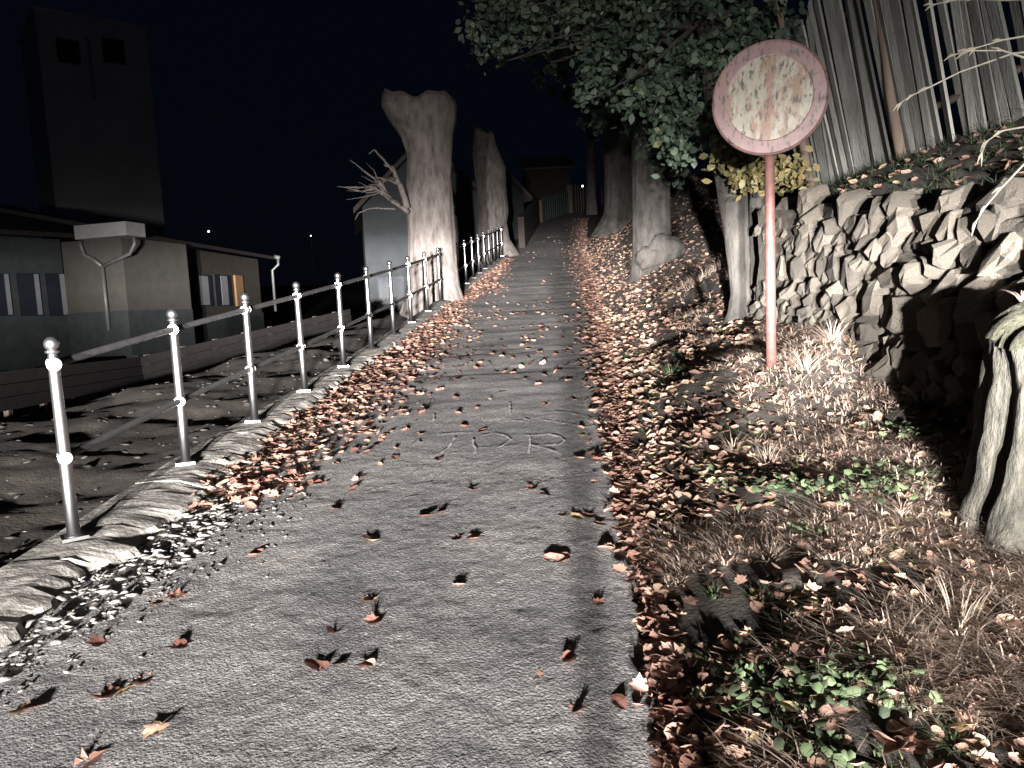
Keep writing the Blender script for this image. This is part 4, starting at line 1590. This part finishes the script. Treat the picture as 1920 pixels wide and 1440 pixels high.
M['cloth'] = mat('dark_cloth', [(0.3, (.02, .022, .03)), (0.7, (.035, .037, .05))], 20, .95, .2)
M['skin'] = mat('skin', [(0.3, (.42, .26, .19)), (0.7, (.5, .32, .24))], 20, .6, .1)
M['hair'] = mat('hair', [(0.3, (.03, .02, .015)), (0.7, (.06, .04, .03))], 40, .7, .4, stretch=(3, 3, .4))
J = [(0, 0, .92, .15, .12), (0, 0, 1.12, .14, .11), (0, 0, 1.32, .145, .11), (0, 0, 1.44, .10, .08),
     (.10, 0, .86, .085), (.11, .02, .48, .058), (.115, -.01, .10, .042), (.125, .10, .04, .035), (.13, .19, .03, .028),
     (-.10, 0, .86, .085), (-.11, .02, .48, .058), (-.115, -.01, .10, .042), (-.125, .10, .04, .035), (-.13, .19, .03, .028),
     (.165, 0, 1.38, .055), (.185, .03, 1.12, .044), (.10, .20, 1.30, .036),
     (-.165, 0, 1.38, .055), (-.185, .03, 1.12, .044), (-.16, .20, 1.30, .036)]
Bn = [(0, 1), (1, 2), (2, 3), (0, 4), (4, 5), (5, 6), (6, 7), (7, 8), (0, 9), (9, 10), (10, 11), (11, 12), (12, 13), (2, 14), (14, 15), (15, 16), (2, 17), (17, 18), (18, 19)]
body = skin_body('body', J, Bn, M['cloth'], ps)
skin_body('head', [(0, 0, 1.42, .05), (0, .005, 1.50, .05), (0, .02, 1.57, .068, .080), (0, .015, 1.66, .075, .092), (0, .005, 1.73, .055, .07), (0, .11, 1.61, .016), (.085, .005, 1.63, .014), (-.085, .005, 1.63, .014)],
          [(0, 1), (1, 2), (2, 3), (3, 4), (3, 5), (3, 6), (3, 7)], M['skin'], ps, 3)
V, Fc = [], []
for i in range(10):
    for k in range(18):
        ph, an = math.pi * .58 * i / 9, 2 * math.pi * k / 18
        V.append((.093 * math.sin(ph) * math.cos(an), -.012 + .108 * math.sin(ph) * math.sin(an) * (1 if math.sin(an) < 0 else .8), 1.665 + .115 * math.cos(ph)))
for i in range(9):
    for k in range(18):
        Fc.append((i * 18 + k, i * 18 + (k + 1) % 18, (i + 1) * 18 + (k + 1) % 18, (i + 1) * 18 + k))
MB().add(V, Fc).build('hair', M['hair'], ps, True)
for sg, hx in ((1, .10), (-1, -.16)):
    P0 = np.array((hx, .20, 1.30))
    jt = [tuple(P0) + (.030, .024), tuple(P0 + (0, .05, .05)) + (.038, .018)]
    bn = [(0, 1)]
    for q, (dx, ln) in enumerate(((-.030, .062), (-.010, .072), (.010, .068), (.029, .054))):
        b0 = len(jt)
        a = P0 + np.array((dx, .075, .085))
        jt += [tuple(a) + (.009,), tuple(a + np.array((0, ln * .35, ln * .45))) + (.0085,), tuple(a + np.array((0, ln * .25, ln * .95))) + (.0075,)]
        bn += [(1, b0), (b0, b0 + 1), (b0 + 1, b0 + 2)]
    b0 = len(jt)
    jt += [tuple(P0 + np.array((-.042 * sg, .05, .055))) + (.011,), tuple(P0 + np.array((-.055 * sg, .075, .09))) + (.009,)]
    bn += [(0, b0), (b0, b0 + 1)]
    skin_body('hand', jt, bn, M['skin'], ps)


# ------------------------------------------------------------------ buildings on the left
class Facade:
    """vertical wall plane through two ground points; pixels are laid on it by intersecting their rays"""

    def __init__(self, A, B):
        self.A = np.array(A, float)
        d = np.array(B, float) - self.A
        d[2] = 0
        self.L = np.linalg.norm(d)
        self.u = d / self.L
        self.n = np.array([self.u[1], -self.u[0], 0])      # towards the viewer

    def uv(self, x, y):
        d = ray(x, y)
        t = ((self.A - C) @ self.n) / (d @ self.n)
        P = C + d * t
        return (P - self.A) @ self.u, P[2]

    def slab(self, mb, u0, u1, z0, z1, d0, d1):
        o = np.array([self.A[0], self.A[1], 0])
        mb.obox(o, self.u, self.n, np.array([0, 0, 1.0]), (min(u0, u1), d0, min(z0, z1)), (max(u0, u1), d1, max(z0, z1)))
        return mb

    def px(self, mb, x0, y0, x1, y1, d0, d1):
        u0, z0 = self.uv(x0, y0)
        u1, z1 = self.uv(x1, y1)
        return self.slab(mb, u0, u1, z0, z1, d0, d1)


bld = thing('low_building', 'low cream building with a forked downpipe and a row of tall windows beyond the barrier', 'building')
# projecting bay with the downpipe
F1 = Facade(at_depth(130, 577, 23.5), at_depth(242, 594, 23.0))
z_base = float(F1.uv(180, 585)[1])
u0, _ = F1.uv(128, 580)
u1, _ = F1.uv(241, 590)
zt = F1.uv(200, 446)[1]
F1.slab(MB(), u0, u1, z_base, zt - .02, -3.0, 0).build('wall', M['wall_cream'], bld)
F1.slab(MB(), u0 - .03, u1 + .03, z_base - 1.4, z_base, -3.0, .05).build('plinth', M['wall_plinth'], bld)
F1.px(MB(), 160, 426, 258, 443, -.35, .45).build('fascia', M['white_paint'], bld)
ud, zd = F1.uv(198, 500)
ua, za = F1.uv(158, 462)
ub, zb = F1.uv(258, 452)
off3 = lambda u, z, d=.14: np.array([F1.A[0], F1.A[1], 0]) + F1.u * u + F1.n * d + np.array([0, 0, z])
uc, zc = F1.uv(166, 480)
ue, ze = F1.uv(250, 476)
pipe = MB()
pipe.tube([off3(ua, za + .15), off3(ua, za), off3(uc, zc), off3((uc + ud) / 2, (zc + zd) / 2 + .05), off3(ud, zd)], .055, 8)
pipe.tube([off3(ub, zb + .1), off3(ub, zb - .1), off3(ue, ze), off3(ud, zd)], .055, 8)
pipe.tube([off3(ud, zd), off3(ud, z_base - .6)], .058, 8)
pipe.build('downpipe', M['zinc'], bld, True)
# receding wing with tall windows
F2 = Facade(at_depth(259, 596, 24.0), at_depth(491, 572, 34.0))
ua2, _ = F2.uv(259, 590)
ub2, _ = F2.uv(490, 570)
zt2 = F2.uv(262, 452)[1]
zb2 = F2.uv(262, 592)[1]
zb3 = F2.uv(488, 570)[1]
F2.slab(MB(), ua2 - .4, ub2, min(zb2, zb3) - .3, zt2, -.3, 0).build('wall', M['wall_tan'], bld)
F2.slab(MB(), ua2 - .3, ub2 + .03, min(zb2, zb3) - 1.6, min(zb2, zb3) + .02, -.35, .05).build('plinth', M['wall_plinth'], bld)
for (x0, x1) in ((262, 310), (314, 357), (358, 398), (399, 434)):
    w = F2.px(MB(), x0, 514, x1, 574, -.05, .06).build('window', M['frame_dark'], bld)
    F2.px(MB(), x0 + (x1 - x0) * .32, 517, x1 - 7, 572, .05, .075).build('pane', M['panel_grey'], w)
F2.px(MB(), 437, 516, 456, 574, -.05, .09).build('door', M['orange'], bld)
# roofs: shallow slopes rising away from the eaves
def roof(F, u0, u1, z, out, back, rise, th=.14):
    o = np.array([F.A[0], F.A[1], 0])
    P = [o + F.u * u + F.n * d + np.array([0, 0, zz]) for u in (u0, u1) for d, zz in ((out, z), (-back, z + rise), (-back, z + rise + th), (out, z + th))]
    return MB().add(P, [(0, 1, 2, 3), (7, 6, 5, 4), (0, 4, 5, 1), (1, 5, 6, 2), (2, 6, 7, 3), (3, 7, 4, 0)])


roof(F2, ua2 - .2, ub2 + .5, zt2, .55, 4.2, 1.1).build('roof', M['roof'], bld)
og = np.array([F2.A[0], F2.A[1], 0])
g0 = og + F2.u * (ub2 + .75) + F2.n * .45 + np.array([0, 0, zt2 - .05])
g1 = at_depth(521, 486, 34.5)
MB().tube([g1 + [-.15, 0, .12], g1 + [.1, 0, .05]], .10, 8).tube([g1, g1 + [0, 0, -.25], g1 + [-.3, 0, -.5], g1 + [-.3, 0, -2.4]], .06, 7).build('gutter_pipe', M['zinc'], bld, True)
# left wing
F0 = Facade(at_depth(-60, 592, 22.0), at_depth(128, 584, 24.5))
ua0, _ = F0.uv(-60, 590)
ub0, _ = F0.uv(127, 590)
zt0 = F0.uv(60, 446)[1]
zb0 = F0.uv(60, 596)[1]
F0.slab(MB(), ua0 - 8, ub0, zb0 - 1.6, zt0, -4, 0).build('wall', M['wall_plinth'], bld)
for (x0, x1) in ((-40, 24), (30, 80), (84, 128)):
    w = F0.px(MB(), x0, 512, x1, 592, -.05, .06).build('window', M['frame_dark'], bld)
    F0.px(MB(), x1 - 19, 514, x1 - 2, 590, .05, .08).build('pane', M['panel_grey'], w)
roof(F0, ua0 - 8, ub0 + 1.3, zt0, .6, 5, 1.6).build('roof', M['roof'], bld)

# tower block behind
tw = thing('tower_block', 'tall plain tower with two square windows near its top, behind the low building', 'tower')
FT = Facade(at_depth(66, 420, 46), at_depth(300, 420, 50.5))
FT.slab(MB(), FT.uv(95, 300)[0], FT.uv(297, 300)[0], 0, FT.uv(180, 40)[1], -7, 0).build('wall', M['wall_tower'], tw)
FT.slab(MB(), FT.uv(95, 300)[0] - .15, FT.uv(297, 300)[0] + .15, FT.uv(180, 40)[1], FT.uv(180, 33)[1], -7.1, .12).build('cornice', M['wall_tower'], tw)
for x0, x1 in ((104, 152), (190, 236)):
    w = FT.px(MB(), x0, 70, x1, 122, -.1, .05).build('window', M['frame_dark'], tw)
    FT.px(MB(), x0 + 5, 75, x1 - 5, 117, .04, .07).build('pane', M['glass'], w)
FT.px(MB(), 168, 70, 173, 190, -.05, .12).build('conduit', M['zinc'], tw)

# white gabled house behind the pollarded trunks
hs = thing('gabled_house', 'pale rendered house gable behind the tall pollarded trunk', 'house')
FH = Facade(at_depth(695, 600, 30), at_depth(930, 590, 31))
a0, zb = FH.uv(696, 640)
a1, _ = FH.uv(930, 640)
ze0 = FH.uv(697, 388)[1]
zap = FH.uv(815, 268)[1]
o = np.array([FH.A[0], FH.A[1], 0])
prof = [(a0, zb - 2), (a1, zb - 2), (a1, ze0), ((a0 + a1) / 2, zap), (a0, ze0)]
V = [o + FH.u * a + FH.n * d + np.array([0, 0, z]) for d in (0, -8) for a, z in prof]
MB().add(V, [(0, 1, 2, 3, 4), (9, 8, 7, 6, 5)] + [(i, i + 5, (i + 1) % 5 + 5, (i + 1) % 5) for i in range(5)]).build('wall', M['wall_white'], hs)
for sgn, (p, q) in enumerate((((a0 - .35, ze0 - .28), ((a0 + a1) / 2, zap + .06)), ((a1 + .35, ze0 - .28), ((a0 + a1) / 2, zap + .06)))):
    Vr = [o + FH.u * a + FH.n * d + np.array([0, 0, z]) for d in (.3, -8.2) for a, z in (p, q, (q[0], q[1] + .22), (p[0], p[1] + .22))]
    MB().add(Vr, [(0, 1, 2, 3), (7, 6, 5, 4), (0, 4, 5, 1), (1, 5, 6, 2), (2, 6, 7, 3), (3, 7, 4, 0)]).build('roof', M['roof'], hs)
w = FH.px(MB(), 706, 520, 690 + 70, 572, -.05, .03).build('window', M['frame_dark'], hs)
FH.px(MB(), 710, 524, 690 + 66, 568, .025, .045).build('pane', M['glass'], w)

# small white house farther up
h2 = thing('small_house', 'little white house with dark eaves up the lane behind the second trunk', 'house')
F3 = Facade(at_depth(940, 420, 46), at_depth(992, 420, 47))
a0, zb = F3.uv(940, 430)
a1, _ = F3.uv(984, 430)
z1 = F3.uv(970, 366)[1]
F3.slab(MB(), a0, a1, zb - 2, z1, -5, 0).build('wall', M['wall_white'], h2)
o = np.array([F3.A[0], F3.A[1], 0])
am = (a0 + a1) / 2 - .5
zap = F3.uv(960, 330)[1]
V = [o + F3.u * a + F3.n * d + np.array([0, 0, z]) for d in (.002, -5) for a, z in ((a0, z1), (a1, z1), (am, zap))]
MB().add(V, [(0, 1, 2), (5, 4, 3), (0, 3, 4, 1), (1, 4, 5, 2), (2, 5, 3, 0)]).build('gable', M['wall_white'], h2)
Vr = [o + F3.u * a + F3.n * d + np.array([0, 0, z]) for d in (.35, -5.2) for a, z in ((a1 + .45, z1 - .35), (am, zap + .1), (am, zap + .35), (a1 + .45, z1 - .1))]
MB().add(Vr, [(0, 1, 2, 3), (7, 6, 5, 4), (0, 4, 5, 1), (1, 5, 6, 2), (2, 6, 7, 3), (3, 7, 4, 0)]).build('roof', M['roof'], h2)

# dark garden wall, gate and paling fence at the top of the lane
gw = thing('garden_wall', 'low dark rendered wall bordering the lane beyond the second trunk', 'wall')
A = at_depth(985, 470, 30)
B = at_depth(1012, 415, 46)
Fw = Facade(A, B)
mb = MB()
V = []
for s_, zz in ((0, (A[2] - .5, A[2] + 1.35)), (1, (B[2] - .5, B[2] + 1.35))):
    q = A + (B - A) * s_
    for d in (0, -.25):
        for z in zz:
            V.append((q[0] + Fw.n[0] * d, q[1] + Fw.n[1] * d, z))
mb.add(V, [(0, 1, 5, 4), (2, 6, 7, 3), (1, 3, 7, 5), (0, 2, 3, 1), (4, 5, 7, 6)]).build('wall_face', M['barn_wood'], gw)
gt = thing('garden_gate', 'dark green double gate between two pale posts at the top of the lane', 'gate')
Fg = Facade(at_depth(1012, 416, 47), at_depth(1070, 402, 58))
for x, y0, y1 in ((1010, 376, 424), (1067, 347, 406)):
    Fg.px(MB(), x, y0, x + 7, y1, -.2, .2).build('gate_post', M['old_wood'], gt)
xs_ = np.linspace(1018, 1066, 13)
for a, b in zip(xs_[:-1], xs_[1:]):
    t_ = (a - 1018) / 48
    Fg.px(MB(), a + .3, 371 - 12 * t_, b - .3, 415 - 12 * t_, -.04, .04).build('board', M['green_gate'], gt)
pf = thing('paling_fence', 'brown upright paling fence closing off the top of the lane', 'fence')
Fp = Facade(at_depth(1072, 402, 60), at_depth(1140, 396, 62))
for k in range(13):
    x = 1073 + k * 4.9
    Fp.px(MB(), x, 348 + random.uniform(-3, 3), x + 3.6, 410, -.03, .03).build('paling', M['old_wood'], pf)
bh = thing('barn', 'dim brown barn behind the green gate at the top of the lane', 'barn')
Fb = Facade(at_depth(985, 420, 66), at_depth(1072, 400, 66))
Fb.px(MB(), 985, 318, 1072, 430, -6, 0).build('wall', M['barn_wood'], bh)
zq = Fb.uv(1030, 318)[1]
roof(Fb, Fb.uv(978, 320)[0], Fb.uv(1078, 320)[0], zq, .5, 6, 2.2).build('roof', M['roof'], bh)


# ------------------------------------------------------------------ board barrier on the left
bA, bB, bC = at_depth(-70, 806, 7.6), at_depth(270, 733, 12.0), at_depth(660, 622, 18)
bar = thing('board_barrier', 'low dark brown barrier of long horizontal boards on short legs beyond the railing', 'barrier', bA)
seg = [bA + (bB - bA) * k / 3 for k in range(3)] + [bB + (bC - bB) * k / 4 for k in range(5)]
for a, b in zip(seg[:-1], seg[1:]):
    d = b - a
    L = np.linalg.norm(d[:2])
    u = np.array([d[0], d[1], 0]) / L
    u = d / np.linalg.norm(d)
    nn = np.array([u[1], -u[0], 0])
    nn /= np.linalg.norm(nn)
    for k, (z0, z1) in enumerate(((.11, .255), (.262, .40), (.408, .55))):
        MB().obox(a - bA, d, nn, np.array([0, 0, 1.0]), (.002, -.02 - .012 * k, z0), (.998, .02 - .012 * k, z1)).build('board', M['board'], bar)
    for s_ in (.12, .62):
        MB().obox(a - bA + d * s_, u, nn, np.array([0, 0, 1.0]), (-.04, -.10, -.3), (.04, -.045, .56)).build('leg', M['old_wood'], bar)


# ------------------------------------------------------------------ far lamps
for x, yy, d, lab in ((391, 434, 70, 'tiny distant lit lamp over the low building, the brighter one'), (583, 442, 85, 'tiny faint distant lamp right of the low building'), (1092, 349, 59, 'tiny bright lamp on the paling fence at the top of the lane')):
    p = at_depth(x, yy, d)
    g = float(ground_z(p[0], p[1]))
    t = thing('lamp_post', lab, 'lamp', (p[0], p[1], g), 'distant lit lamps')
    r = d * (1.8 if x != 583 else 1.1) / 1390
    MB().tube([(0, 0, -.3), (0, 0, p[2] - g - r)], .03, 6).build('pole', M['dark_steel'], t)
    prof = [(r * math.sin(math.pi * k / 6) + 1e-3, p[2] - g - r * math.cos(math.pi * k / 6)) for k in range(7)]
    MB().lathe((0, 0, 0), prof, 10).build('lamp_globe', M['lamp_glow'], t, True)

print('single leaves', n_single, 'wall stones', ns)
